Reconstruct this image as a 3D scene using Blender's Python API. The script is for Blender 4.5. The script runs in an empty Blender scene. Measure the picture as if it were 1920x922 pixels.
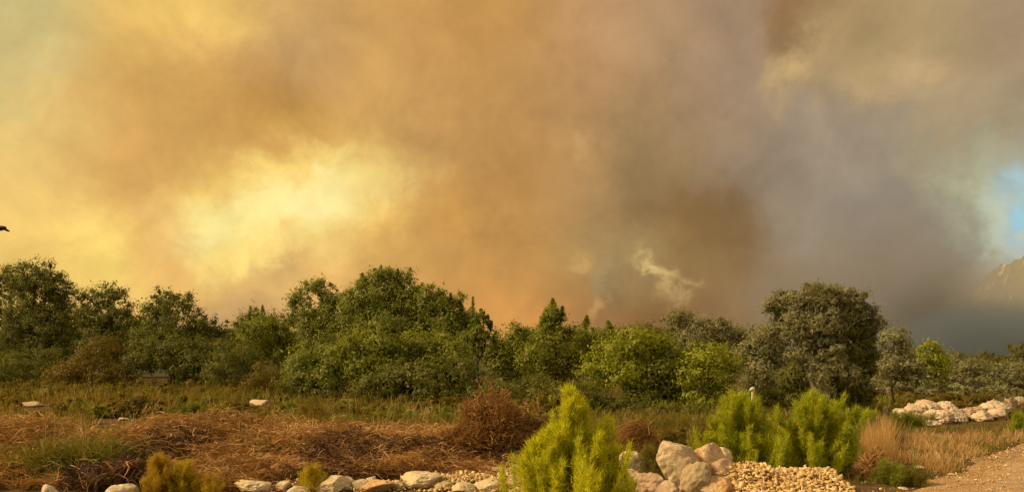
import bpy, math, random
import numpy as np
from mathutils import Vector, Matrix, noise as mnoise

random.seed(7)
R = np.random.default_rng(7)
SC = bpy.context.scene
COL = SC.collection

# ------------------------------------------------------------------ camera
F = 1500.0            # focal length in photo pixels (photo 1920 wide)
HOR = 655.0           # horizon row in the photo
CAMZ = 2.2
cam = bpy.data.cameras.new('camera')
cam_ob = bpy.data.objects.new('camera', cam)
COL.objects.link(cam_ob)
cam_ob.location = (0, 0, CAMZ)
cam_ob.rotation_euler = (math.radians(90), 0, 0)
cam.sensor_width = 36.0
cam.lens = 36.0 * F / 1920.0
cam.shift_y = (HOR - 461.0) / 1920.0
cam.clip_end = 20000
SC.camera = cam_ob

# ------------------------------------------------------------------ light
SUN_AZ = math.radians(-98)     # azimuth from +Y (view) towards +X
SUN_EL = math.radians(36)
SUN_STRENGTH = 4.6
SKY_STRENGTH = 0.10
sun = bpy.data.lights.new('sun', 'SUN')
sun.energy = SUN_STRENGTH
sun.angle = math.radians(10)
sun.color = (1.0, 0.70, 0.38)
sun_ob = bpy.data.objects.new('sun', sun)
COL.objects.link(sun_ob)
sd = Vector((math.sin(SUN_AZ) * math.cos(SUN_EL), math.cos(SUN_AZ) * math.cos(SUN_EL), math.sin(SUN_EL)))
sun_ob.rotation_euler = (-sd).to_track_quat('-Z', 'Y').to_euler()

SC.view_settings.view_transform = 'Standard'
SC.view_settings.look = 'None'
SC.view_settings.exposure = 0.0
SC.view_settings.gamma = 1.0
SC.render.engine = 'CYCLES'
SC.cycles.max_bounces = 5
SC.cycles.diffuse_bounces = 3
SC.cycles.glossy_bounces = 2
SC.cycles.transmission_bounces = 3
SC.cycles.transparent_max_bounces = 8
SC.cycles.volume_bounces = 1
SC.cycles.use_denoising = True
SC.cycles.caustics_reflective = False
SC.cycles.caustics_refractive = False


# ------------------------------------------------------------------ node helper
class NT:
    def __init__(s, tree):
        s.t = tree
        s.n = tree.nodes
        s.l = tree.links

    def node(s, typ, **kw):
        n = s.n.new(typ)
        for k, v in kw.items():
            setattr(n, k, v)
        return n

    def put(s, sock, v):
        if hasattr(v, 'is_output') or isinstance(v, bpy.types.NodeSocket):
            s.l.new(v, sock)
        else:
            sock.default_value = v

    def math(s, op, a, b=0.0, c=0.0, clamp=False):
        n = s.node('ShaderNodeMath', operation=op, use_clamp=clamp)
        s.put(n.inputs[0], a); s.put(n.inputs[1], b); s.put(n.inputs[2], c)
        return n.outputs[0]

    def mix(s, f, a, b, blend='MIX'):
        n = s.node('ShaderNodeMix', data_type='RGBA', blend_type=blend)
        s.put(n.inputs[0], f)
        s.put(n.inputs[6], a if not isinstance(a, tuple) else (*a[:3], 1))
        s.put(n.inputs[7], b if not isinstance(b, tuple) else (*b[:3], 1))
        return n.outputs[2]

    def noise(s, vec, scale, detail=3.0, rough=0.5, dist=0.0, out=0):
        n = s.node('ShaderNodeTexNoise')
        if vec is not None:
            s.put(n.inputs['Vector'], vec)
        s.put(n.inputs['Scale'], scale); s.put(n.inputs['Detail'], detail)
        s.put(n.inputs['Roughness'], rough); s.put(n.inputs['Distortion'], dist)
        return n.outputs[out]

    def maprange(s, v, a, b, c, d, smooth=False):
        n = s.node('ShaderNodeMapRange', clamp=True)
        if smooth:
            n.interpolation_type = 'SMOOTHSTEP'
        s.put(n.inputs[0], v)
        for i, x in enumerate((a, b, c, d)):
            s.put(n.inputs[i + 1], x)
        return n.outputs[0]

    def ramp(s, f, stops, interp='LINEAR'):
        n = s.node('ShaderNodeValToRGB')
        cr = n.color_ramp
        cr.interpolation = interp
        while len(cr.elements) > 1:
            cr.elements.remove(cr.elements[0])
        cr.elements[0].position = stops[0][0]
        cr.elements[0].color = (*stops[0][1], 1)
        for p, c in stops[1:]:
            e = cr.elements.new(p)
            e.color = (*c, 1)
        s.put(n.inputs[0], f)
        return n.outputs[0]


def lin(c):
    return tuple(((v / 255.0) / 12.92 if v / 255.0 <= 0.04045 else ((v / 255.0 + 0.055) / 1.055) ** 2.4) for v in c)


# ------------------------------------------------------------------ world: wildfire smoke filling the sky in front
# smoke colours of the sky by direction (rows: elevation, columns: azimuth), blended to a hazy Nishita sky elsewhere
SKY_X = [0, 100, 200, 300, 400, 500, 600, 700, 800, 950, 1080, 1200, 1320, 1420, 1460, 1600, 1720, 1820, 1870, 1920]
SKY_ROWS = {
    40:  [(196,184,124),(205,180,112),(226,184,104),(236,192,104),(236,190,108),(212,168,104),(204,160,100),(206,158,92),(200,150,86),(196,146,80),(190,146,98),(182,146,106),(176,144,110),(164,138,112),(150,118,80),(178,148,104),(176,150,108),(172,148,108),(168,142,112),(166,140,116)],
    130: [(204,192,130),(208,182,112),(224,178,104),(222,174,98),(218,170,98),(204,158,100),(200,154,98),(208,160,94),(202,152,88),(194,146,84),(190,146,98),(178,142,102),(170,140,110),(162,138,116),(174,148,106),(182,154,108),(176,150,110),(172,150,112),(170,146,112),(166,142,114)],
    220: [(218,196,124),(222,184,108),(216,170,98),(212,164,92),(204,154,86),(196,146,78),(208,158,88),(216,168,96),(200,154,92),(190,144,86),(186,142,92),(162,130,92),(160,132,98),(158,136,114),(158,138,116),(158,140,118),(166,146,116),(172,152,114),(168,150,118),(166,146,118)],
    300: [(232,198,118),(228,184,108),(214,166,96),(212,162,92),(216,168,94),(222,178,98),(236,192,104),(228,182,102),(202,152,90),(190,142,82),(184,144,92),(152,126,88),(154,128,94),(156,134,112),(156,138,118),(156,140,118),(156,142,120),(166,152,122),(168,164,134),(166,162,138)],
    370: [(240,200,112),(238,194,108),(220,170,98),(222,172,98),(246,202,104),(252,218,122),(254,224,128),(246,206,110),(204,154,88),(190,140,80),(178,138,88),(150,122,84),(140,112,74),(148,128,106),(152,136,116),(152,138,118),(150,138,120),(158,152,130),(166,168,140),(164,200,212)],
    430: [(242,202,116),(246,204,112),(240,190,104),(224,176,102),(246,206,114),(254,228,134),(252,220,126),(240,194,104),(206,156,86),(190,142,80),(176,136,84),(156,128,84),(146,116,74),(142,120,88),(148,132,110),(150,136,118),(142,130,116),(140,134,122),(152,150,132),(176,204,206)],
    500: [(240,200,112),(250,208,112),(252,212,116),(232,184,104),(236,190,108),(238,196,112),(236,186,108),(222,170,94),(206,156,88),(198,146,80),(178,144,88),(160,136,90),(150,118,74),(142,118,84),(144,126,102),(140,126,112),(130,120,110),(128,120,112),(150,150,140),(170,200,204)],
    570: [(240,196,112),(244,198,110),(242,194,108),(230,182,104),(206,164,106),(206,160,104),(224,172,102),(214,160,92),(210,156,84),(206,148,78),(178,130,76),(140,108,70),(142,106,66),(142,118,84),(140,120,94),(130,118,104),(120,112,104),(116,110,105),(124,122,118),(140,146,144)],
    640: [(230,182,104),(232,184,104),(226,178,100),(214,168,98),(190,150,104),(188,148,100),(204,156,92),(206,150,84),(204,146,78),(214,150,80),(186,134,76),(150,112,70),(140,106,66),(136,114,80),(130,112,88),(118,108,98),(106,102,98),(98,98,96),(92,96,102),(92,98,108)],
}
_ys = sorted(SKY_ROWS)
_tab = np.array([[lin(c) for c in SKY_ROWS[y]] for y in _ys])


def sky_col(px, py):
    py = min(max(py, _ys[0]), _ys[-1])
    j = max(0, min(len(_ys) - 2, int(np.searchsorted(_ys, py) - 1)))
    t = (py - _ys[j]) / (_ys[j + 1] - _ys[j])
    row = _tab[j] * (1 - t) + _tab[j + 1] * t
    return tuple(float(np.interp(px, SKY_X, row[:, k])) for k in range(3))


world = bpy.data.worlds.new('World')
SC.world = world
world.use_nodes = True
W = NT(world.node_tree)
for n in list(W.n):
    W.n.remove(n)
sky = W.node('ShaderNodeTexSky', sky_type='NISHITA')
sky.sun_disc = False
sky.sun_elevation = SUN_EL
sky.sun_rotation = SUN_AZ
sky.dust_density = 5.0
sky.air_density = 1.0
tc = W.node('ShaderNodeTexCoord')
vec = tc.outputs['Generated']
sep = W.node('ShaderNodeSeparateXYZ')
W.l.new(vec, sep.inputs[0])
# billow warp
nw = W.noise(vec, 5.5, 5.0, 0.55, 0.3, out=1)
nw2 = W.noise(vec, 24.0, 6.0, 0.65, 0.2, out=1)
sw = W.node('ShaderNodeSeparateXYZ'); W.l.new(nw, sw.inputs[0])
sw2 = W.node('ShaderNodeSeparateXYZ'); W.l.new(nw2, sw2.inputs[0])
az = W.math('ARCTAN2', sep.outputs[0], sep.outputs[1])
el = W.math('ARCSINE', sep.outputs[2])


def warp(base, a, b, ka, kb):
    w = W.math('MULTIPLY', W.math('SUBTRACT', a, 0.5), ka)
    w2 = W.math('MULTIPLY', W.math('SUBTRACT', b, 0.5), kb)
    return W.math('ADD', base, W.math('ADD', w, w2))


azw = warp(az, sw.outputs[0], sw2.outputs[0], 0.070, 0.075)
elw = warp(el, sw.outputs[1], sw2.outputs[1], 0.060, 0.070)
A0 = math.radians(34)
u = W.maprange(azw, -A0, A0, 0.0, 1.0)
ELS = [math.radians(a) for a in (-1, 2.0, 4.4, 6.8, 9.2, 11.6, 14.4, 17.6, 21.5)]
NS = 26
prev = None
for i, e in enumerate(ELS):
    stops = []
    for k in range(NS):
        a = -A0 + 2 * A0 * k / (NS - 1)
        px = 960 + F * math.tan(a)
        py = HOR - F * math.tan(e) / math.cos(a)
        stops.append((k / (NS - 1), sky_col(px, py)))
    c = W.ramp(u, stops, 'LINEAR')
    if prev is None:
        prev = c
    else:
        f = W.maprange(elw, ELS[i - 1], e, 0.0, 1.0, smooth=True)
        prev = W.mix(f, prev, c)
# single billows, gaps and wisps: (px, py, half width, half height, slope, colour, amount)
BLOBS = [
    (385, 45, 85, 34, 0.1, (248, 204, 112), .75), (255, 120, 60, 50, 0.4, (232, 188, 102), .5), (60, 110, 60, 90, .1, (212, 196, 136), .4),
    (300, 175, 150, 45, 0.1, (212, 162, 90), .6), (520, 205, 95, 42, 0.1, (190, 138, 66), .6), (560, 110, 70, 40, .2, (196, 156, 104), .6),
    (720, 170, 60, 70, .2, (218, 168, 98), .6), (880, 190, 60, 130, .1, (184, 138, 78), .5),
    (470, 395, 120, 42, -.25, (255, 236, 150), .9), (610, 375, 105, 46, -.3, (255, 240, 166), .85), (440, 468, 60, 28, -.5, (255, 226, 128), .7),
    (540, 330, 130, 26, -.25, (250, 212, 112), .6), (560, 400, 40, 16, -.3, (255, 232, 158), .7), (650, 350, 34, 14, -.5, (255, 232, 156), .7), (500, 360, 26, 14, -.6, (254, 236, 160), .7), (600, 330, 30, 12, -.2, (255, 238, 160), .6),
    (395, 440, 46, 24, -.4, (255, 238, 156), .8), (430, 370, 26, 20, .3, (236, 188, 104), .6), (530, 440, 26, 12, -.4, (240, 200, 116), .6), (560, 350, 14, 24, .2, (240, 196, 108), .5), (690, 345, 50, 30, -.2, (250, 212, 112), .5), (195, 470, 50, 66, .5, (255, 222, 118), .95), (215, 430, 30, 40, .3, (252, 216, 118), .6),
    (60, 320, 90, 90, .1, (246, 206, 122), .6), (850, 410, 46, 60, .1, (216, 162, 84), .7), (940, 560, 40, 60, 0, (218, 158, 86), .4), (1600, 350, 130, 70, .2, (153, 137, 108), .5),
    (240, 330, 40, 110, -.1, (216, 164, 92), .6), (300, 480, 50, 50, 0, (228, 176, 100), .5),
    (520, 505, 46, 20, -.2, (200, 158, 100), .7), (800, 440, 55, 60, -.2, (196, 146, 80), .6), (960, 430, 40, 110, .05, (182, 134, 72), .5),
    (950, 590, 50, 50, .1, (226, 158, 82), .6), (1070, 270, 34, 24, .2, (206, 164, 104), .6),
    (1190, 290, 46, 90, .1, (146, 118, 78), .55), (1285, 385, 90, 34, -.1, (128, 98, 60), .6), (1360, 440, 60, 60, .2, (126, 98, 62), .6),
    (1240, 516, 40, 10, .2, (230, 200, 130), .75), (1210, 500, 10, 20, .0, (210, 178, 112), .5), (1150, 530, 24, 38, .4, (168, 148, 104), .6), (1090, 495, 24, 14, -.2, (206, 168, 104), .6),
    (1262, 540, 12, 24, .2, (206, 172, 110), .6), (1130, 590, 16, 16, -.8, (212, 164, 100), .6),
    (1160, 560, 14, 50, .0, (138, 112, 74), .6),
    (1485, 50, 34, 70, -.2, (142, 108, 70), .85), (1540, 100, 70, 26, -.7, (192, 160, 112), .6), (1482, 148, 32, 20, -.1, (204, 170, 116), .9), (1460, 170, 10, 40, 0, (188, 160, 112), .5),
    (1712, 128, 36, 24, -.2, (200, 170, 124), .9), (1640, 90, 60, 40, .2, (164, 138, 96), .5), (1620, 165, 50, 14, .4, (188, 160, 116), .6),
    (1400, 120, 40, 160, .05, (160, 136, 110), .5), (1600, 330, 110, 90, .2, (152, 138, 120), .6), (1700, 480, 110, 90, .5, (134, 124, 114), .7), (1560, 250, 60, 60, .2, (156, 138, 118), .5),
    (1460, 300, 60, 40, .3, (146, 128, 106), .4), (1660, 240, 50, 26, .3, (160, 142, 122), .5), (1760, 300, 40, 60, .6, (166, 152, 122), .6), (1830, 345, 40, 18, .2, (182, 176, 140), .7),
    (1840, 400, 50, 60, .2, (172, 172, 142), .75), (1868, 420, 22, 66, .2, (196, 202, 176), .8), (1920, 415, 26, 54, .1, (160, 206, 222), .9), (1905, 465, 30, 12, 0, (200, 208, 190), .6),
]
for (bx, by, rx, ry, slp, colr, amt) in BLOBS:
    ba = math.atan((bx - 960) / F); be = math.atan((HOR - by) / F * math.cos(ba))
    da = W.math('SUBTRACT', azw, ba); de = W.math('SUBTRACT', elw, be)
    de2 = W.math('ADD', de, W.math('MULTIPLY', da, slp))
    q = W.math('ADD', W.math('POWER', W.math('ABSOLUTE', W.math('MULTIPLY', da, F / rx)), 2.0), W.math('POWER', W.math('ABSOLUTE', W.math('MULTIPLY', de2, F / ry)), 2.0))
    fm = W.math('MULTIPLY', W.math('EXPONENT', W.math('MULTIPLY', q, -0.9)), amt)
    prev = W.mix(fm, prev, lin(colr))
# fine billow structure in the smoke
n1 = W.noise(vec, 13.0, 8.0, 0.62, 0.35)
n2 = W.noise(vec, 3.2, 4.0, 0.5, 0.5)
br = W.math('ADD', W.maprange(n1, 0.3, 0.7, 0.86, 1.13), W.maprange(n2, 0.3, 0.7, -0.05, 0.05))
vm = W.node('ShaderNodeVectorMath', operation='SCALE')
W.l.new(prev, vm.inputs[0]); W.l.new(br, vm.inputs['Scale'])
smoke_c = vm.outputs[0]
# hazy open sky elsewhere
vs = W.node('ShaderNodeVectorMath', operation='SCALE')
W.l.new(sky.outputs[0], vs.inputs[0]); vs.inputs['Scale'].default_value = SKY_STRENGTH
openc = W.mix(0.72, vs.outputs[0], (0.80, 0.59, 0.31))
fa = W.maprange(W.math('ABSOLUTE', W.math('ADD', az, 0.06)), math.radians(42), math.radians(95), 1.0, 0.0, smooth=True)
fe = W.maprange(el, math.radians(24), math.radians(75), 1.0, 0.35, smooth=True)
fin = W.mix(W.math('MULTIPLY', fa, fe), openc, smoke_c)
bg = W.node('ShaderNodeBackground')
W.l.new(fin, bg.inputs[0]); bg.inputs[1].default_value = 1.0
wo = W.node('ShaderNodeOutputWorld')
W.l.new(bg.outputs[0], wo.inputs[0])


# ------------------------------------------------------------------ helpers
def tag(o, label=None, cat=None, group=None, kind=None):
    if label: o['label'] = label
    if cat: o['category'] = cat
    if group: o['group'] = group
    if kind: o['kind'] = kind
    return o


def empty(name, loc=(0, 0, 0), rz=0.0):
    o = bpy.data.objects.new(name, None)
    o.empty_display_size = 0.3
    COL.objects.link(o)
    o.location = loc
    o.rotation_euler = (0, 0, rz)
    return o


def mesh_ob(name, V, faces, mat, parent=None, smooth=False, loc=None):
    """faces: int array n x k (all the same size) or a list"""
    me = bpy.data.meshes.new(name)
    V = np.asarray(V, dtype=np.float32)
    if isinstance(faces, np.ndarray):
        n, k = faces.shape
        me.vertices.add(len(V)); me.vertices.foreach_set('co', V.ravel())
        me.loops.add(n * k); me.loops.foreach_set('vertex_index', faces.astype(np.int32).ravel())
        me.polygons.add(n)
        me.polygons.foreach_set('loop_start', np.arange(0, n * k, k, dtype=np.int32))
        me.polygons.foreach_set('loop_total', np.full(n, k, dtype=np.int32))
        me.update(calc_edges=True)
    else:
        me.from_pydata([tuple(v) for v in V.tolist()], [], faces)
        me.update()
    if smooth:
        me.polygons.foreach_set('use_smooth', np.ones(len(me.polygons), dtype=bool))
    if mat:
        me.materials.append(mat)
    o = bpy.data.objects.new(name, me)
    COL.objects.link(o)
    if parent: o.parent = parent
    if loc is not None: o.location = loc
    return o


def unit(v):
    return v / (np.linalg.norm(v, axis=-1, keepdims=True) + 1e-9)


def tube_geo(pts, rad, sides=7):
    pts = np.asarray(pts, float); n = len(pts)
    rad = np.asarray(rad, float)
    T = np.gradient(pts, axis=0); T = unit(T)
    up = np.array([0.3, 0.9, 0.2])
    A = unit(np.cross(T, up)); B = np.cross(T, A)
    ang = np.linspace(0, 2 * np.pi, sides, endpoint=False)
    V = pts[:, None, :] + rad[:, None, None] * (np.cos(ang)[None, :, None] * A[:, None, :] + np.sin(ang)[None, :, None] * B[:, None, :])
    V = V.reshape(-1, 3)
    f = []
    for i in range(n - 1):
        for j in range(sides):
            k = (j + 1) % sides
            f.append((i * sides + j, i * sides + k, (i + 1) * sides + k, (i + 1) * sides + j))
    f.append(tuple(range(sides))[::-1]); f.append(tuple((n - 1) * sides + j for j in range(sides)))
    return V, f


def tube(name, pts, rad, mat, parent=None, sides=7):
    V, f = tube_geo(pts, rad, sides)
    return mesh_ob(name, V, f, mat, parent, smooth=True)


def bend(a, b, n=6, wob=0.1, sag=0.0, rs=None):
    rs = rs or random
    a = np.array(a, float); b = np.array(b, float)
    L = np.linalg.norm(b - a)
    t = np.linspace(0, 1, n)
    P = a[None] * (1 - t[:, None]) + b[None] * t[:, None]
    for k in range(1, n - 1):
        P[k] += np.array([rs.uniform(-1, 1), rs.uniform(-1, 1), rs.uniform(-.5, .5)]) * wob * L * 0.5
    P[:, 2] += np.sin(t * np.pi) * sag * L
    return P


def quads(C, U, Vv):
    """one diamond-ish leaf per centre: U half length vector, V half width vector"""
    n = len(C)
    P = np.empty((n, 4, 3))
    P[:, 0] = C - U; P[:, 1] = C + Vv - U * 0.1; P[:, 2] = C + U; P[:, 3] = C - Vv - U * 0.1
    return P.reshape(-1, 3), np.arange(n * 4).reshape(n, 4)


def blades(base, dirv, length, width, droop=0.3, seg=3):
    """bent strips: base n x 3, dirv n x 3 (unit), returns V, F"""
    n = len(base)
    side = unit(np.cross(dirv, unit(R.normal(size=(n, 3)))))
    V = np.empty((n, seg + 1, 2, 3))
    for s in range(seg + 1):
        t = s / seg
        p = base + dirv * (length * t)[:, None]
        p[:, 2] -= droop * length * t * t
        w = (width * (1 - 0.85 * t))[:, None] * 0.5
        V[:, s, 0] = p - side * w
        V[:, s, 1] = p + side * w
    idx = np.arange(n * (seg + 1) * 2).reshape(n, seg + 1, 2)
    Fc = np.stack([idx[:, :-1, 0], idx[:, :-1, 1], idx[:, 1:, 1], idx[:, 1:, 0]], axis=-1).reshape(-1, 4)
    return V.reshape(-1, 3), Fc


def cat_geo(parts):
    Vs, Fs, o = [], [], 0
    for V, Fc in parts:
        Vs.append(V); Fs.append(Fc + o); o += len(V)
    return np.concatenate(Vs), np.concatenate(Fs)


# ------------------------------------------------------------------ terrain
def smooth01(t):
    t = np.clip(t, 0, 1)
    return t * t * (3 - 2 * t)


def height(x, y):
    x = np.asarray(x, float); y = np.asarray(y, float)
    h = 0.05 * np.sin(x * 0.31 + 1.3) * np.sin(y * 0.27 + 0.4) + 0.03 * np.sin(x * 0.9 + y * 0.7) + 0.02 * np.sin(x * 2.1 - y * 1.7)
    near = smooth01((y - 4) / 6)
    h = h * near
    # bank carrying the dry bracken, left of the road
    lim = smooth01((0.6 - x) / 2.0)
    wob = 0.35 * np.sin(x * 0.8) + 0.2 * np.sin(x * 2.3 + 1)
    bank = smooth01((y - 13.3 - wob * 0.4) / 2.6) * smooth01((19.6 - y) / 3.2)
    h = h + 0.42 * lim * bank * (1 + 0.2 * np.sin(x * 1.1 + 2))
    # low stony berm right along the front
    berm = np.exp(-((y - 12.6) / 0.9) ** 2) * smooth01((5.6 - x) / 1.2) * smooth01((x + 8) / 3)
    h = h + 0.10 * berm
    return h


def gpt(px, py):
    """ground point seen at a photo pixel"""
    D = CAMZ * F / (py - HOR)
    for _ in range(12):
        x = (px - 960) / F * D
        z = float(height(x, D))
        D = D * 0.5 + 0.5 * (CAMZ - z) * F / (py - HOR)
    return np.array([(px - 960) / F * D, D, float(height((px - 960) / F * D, D))])


def at(px, py, D):
    return np.array([(px - 960) / F * D, D, CAMZ + (HOR - py) / F * D])


def warpgrid(n, s, m):
    t = np.linspace(-1, 1, n)
    return m * np.sinh(s * t) / math.sinh(s)


# ------------------------------------------------------------------ materials
def new_mat(name):
    m = bpy.data.materials.new(name)
    m.use_nodes = True
    T = NT(m.node_tree)
    for n in list(T.n):
        T.n.remove(n)
    out = T.node('ShaderNodeOutputMaterial')
    return m, T, out


def leaf_mat(name, c1, c2, c3=None, trans=0.42, patch=1.2, gloss=0.012):
    m, T, out = new_mat(name)
    g = T.node('ShaderNodeNewGeometry')
    tcn = T.node('ShaderNodeTexCoord')
    rnd = g.outputs['Random Per Island']
    n = T.noise(tcn.outputs['Object'], patch, 3.0, 0.6)
    f = T.math('ADD', T.math('MULTIPLY', rnd, 0.45), T.maprange(n, 0.3, 0.7, 0.0, 0.6), clamp=True)
    stops = [(0.0, c1), (0.6, c2), (1.0, c3 or c2)]
    col = T.ramp(f, stops)
    d = T.node('ShaderNodeBsdfDiffuse'); T.l.new(col, d.inputs[0])
    tr = T.node('ShaderNodeBsdfTranslucent')
    T.l.new(T.mix(0.5, col, (c2[0] * 1.5, c2[1] * 1.5, c2[2] * 0.6)), tr.inputs[0])
    ms = T.node('ShaderNodeMixShader'); ms.inputs[0].default_value = trans
    T.l.new(d.outputs[0], ms.inputs[1]); T.l.new(tr.outputs[0], ms.inputs[2])
    gl = T.node('ShaderNodeBsdfGlossy'); gl.inputs['Roughness'].default_value = 0.5
    gl.inputs[0].default_value = (1, 1, 1, 1)
    m2 = T.node('ShaderNodeMixShader'); m2.inputs[0].default_value = gloss
    T.l.new(ms.outputs[0], m2.inputs[1]); T.l.new(gl.outputs[0], m2.inputs[2])
    T.l.new(m2.outputs[0], out.inputs[0])
    return m


def bark_mat(name, c1, c2):
    m, T, out = new_mat(name)
    tcn = T.node('ShaderNodeTexCoord')
    mp = T.node('ShaderNodeMapping'); mp.inputs['Scale'].default_value = (9, 9, 1.6)
    T.l.new(tcn.outputs['Object'], mp.inputs[0])
    n = T.noise(mp.outputs[0], 1.5, 5.0, 0.65)
    col = T.ramp(n, [(0.3, c1), (0.7, c2)])
    p = T.node('ShaderNodeBsdfPrincipled'); T.l.new(col, p.inputs['Base Color'])
    p.inputs['Roughness'].default_value = 0.9
    b = T.node('ShaderNodeBump'); b.inputs['Strength'].default_value = 0.6; b.inputs['Distance'].default_value = 0.03
    T.l.new(n, b.inputs['Height']); T.l.new(b.outputs[0], p.inputs['Normal'])
    T.l.new(p.outputs[0], out.inputs[0])
    return m


def rock_mat(name, base, tint, dark, strata=False):
    m, T, out = new_mat(name)
    tcn = T.node('ShaderNodeTexCoord')
    oi = T.node('ShaderNodeObjectInfo')
    v = T.node('ShaderNodeVectorMath', operation='ADD')
    T.l.new(tcn.outputs['Object'], v.inputs[0]); T.l.new(oi.outputs['Location'], v.inputs[1])
    vec = v.outputs[0]
    n1 = T.noise(vec, 3.2, 5.0, 0.6, 0.4)
    n2 = T.noise(vec, 17.0, 6.0, 0.7)
    n3 = T.noise(vec, 6.0, 3.0, 0.6, 1.2)
    c = T.mix(T.maprange(n1, 0.42, 0.62, 0, 1, True), base, tint)
    c = T.mix(T.maprange(n3, 0.55, 0.72, 0, 0.65, True), c, dark)
    c = T.mix(T.maprange(n2, 0.35, 0.7, 0.5, 0.0), c, tuple(x * 0.45 for x in dark))
    p = T.node('ShaderNodeBsdfPrincipled'); T.l.new(c, p.inputs['Base Color'])
    p.inputs['Roughness'].default_value = 0.92
    p.inputs['Specular IOR Level'].default_value = 0.2
    hgt = T.math('ADD', T.math('MULTIPLY', n2, 0.6), n3)
    if strata:
        mp = T.node('ShaderNodeMapping'); mp.inputs['Scale'].default_value = (2, 2, 12)
        mp.inputs['Rotation'].default_value = (0.5, 0.7, 0.2)
        T.l.new(vec, mp.inputs[0])
        hgt = T.math('ADD', hgt, T.math('MULTIPLY', T.noise(mp.outputs[0], 1.0, 4.0, 0.6, 0.6), 2.0))
    b = T.node('ShaderNodeBump'); b.inputs['Strength'].default_value = 0.9; b.inputs['Distance'].default_value = 0.035
    T.l.new(hgt, b.inputs['Height']); T.l.new(b.outputs[0], p.inputs['Normal'])
    T.l.new(p.outputs[0], out.inputs[0])
    return m


def ground_mat():
    m, T, out = new_mat('ground_earth')
    g = T.node('ShaderNodeNewGeometry')
    pos = g.outputs['Position']
    big = T.noise(pos, 0.16, 4.0, 0.55)
    mid = T.noise(pos, 1.1, 5.0, 0.6)
    fine = T.noise(pos, 9.0, 6.0, 0.7)
    c = T.mix(T.maprange(big, 0.4, 0.6, 0, 1, True), (0.16, 0.085, 0.03), (0.085, 0.07, 0.02))
    c = T.mix(T.maprange(mid, 0.4, 0.65, 0, 0.8), c, (0.22, 0.13, 0.055))
    c = T.mix(T.maprange(fine, 0.35, 0.7, 0.6, 0.0), c, (0.05, 0.035, 0.018))
    # far ground is scrub covered
    sp = T.node('ShaderNodeSeparateXYZ'); T.l.new(pos, sp.inputs[0])
    c = T.mix(T.maprange(sp.outputs[1], 40, 70, 0, 0.9), c, (0.05, 0.055, 0.02))
    p = T.node('ShaderNodeBsdfPrincipled'); T.l.new(c, p.inputs['Base Color'])
    p.inputs['Roughness'].default_value = 1.0
    p.inputs['Specular IOR Level'].default_value = 0.1
    b = T.node('ShaderNodeBump'); b.inputs['Strength'].default_value = 0.8; b.inputs['Distance'].default_value = 0.06
    T.l.new(T.math('ADD', fine, mid), b.inputs['Height']); T.l.new(b.outputs[0], p.inputs['Normal'])
    T.l.new(p.outputs[0], out.inputs[0])
    return m


def road_mat():
    m, T, out = new_mat('road_dirt')
    g = T.node('ShaderNodeNewGeometry'); pos = g.outputs['Position']
    mid = T.noise(pos, 0.8, 4.0, 0.6, 0.5)
    fine = T.noise(pos, 14.0, 6.0, 0.75)
    peb = T.noise(pos, 38.0, 3.0, 0.6)
    sp = T.node('ShaderNodeSeparateXYZ'); T.l.new(pos, sp.inputs[0])
    # worn greyish tyre-track stretch
    d = T.math('SUBTRACT', sp.outputs[1], T.math('ADD', T.math('MULTIPLY', sp.outputs[0], 0.62), 9.0))
    tr = T.maprange(T.math('ADD', d, T.math('MULTIPLY', mid, 1.6)), 0.9, 1.7, 0, 1, True)
    c = T.mix(T.maprange(mid, 0.35, 0.65, 0, 1), (0.68, 0.48, 0.26), (0.58, 0.40, 0.21))
    c = T.mix(T.math('MULTIPLY', tr, 0.75), c, (0.32, 0.23, 0.16))
    mp_ = T.node('ShaderNodeMapping'); mp_.inputs['Rotation'].default_value = (0, 0, 0.82); mp_.inputs['Scale'].default_value = (0.5, 3.0, 1)
    T.l.new(pos, mp_.inputs[0])
    streak = T.noise(mp_.outputs[0], 1.3, 4.0, 0.65, 0.4)
    c = T.mix(T.maprange(streak, 0.48, 0.66, 0, 0.4, True), c, (0.32, 0.22, 0.12))
    c = T.mix(T.maprange(fine, 0.35, 0.58, 0.5, 0.0), c, (0.18, 0.12, 0.065))
    c = T.mix(T.maprange(peb, 0.6, 0.75, 0.0, 0.5), c, (0.62, 0.45, 0.28))
    p = T.node('ShaderNodeBsdfPrincipled'); T.l.new(c, p.inputs['Base Color'])
    p.inputs['Roughness'].default_value = 0.95
    p.inputs['Specular IOR Level'].default_value = 0.15
    b = T.node('ShaderNodeBump'); b.inputs['Strength'].default_value = 1.0; b.inputs['Distance'].default_value = 0.06
    T.l.new(T.math('ADD', T.math('ADD', fine, streak), T.math('MULTIPLY', peb, 0.5)), b.inputs['Height']); T.l.new(b.outputs[0], p.inputs['Normal'])
    T.l.new(p.outputs[0], out.inputs[0])
    return m


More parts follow.
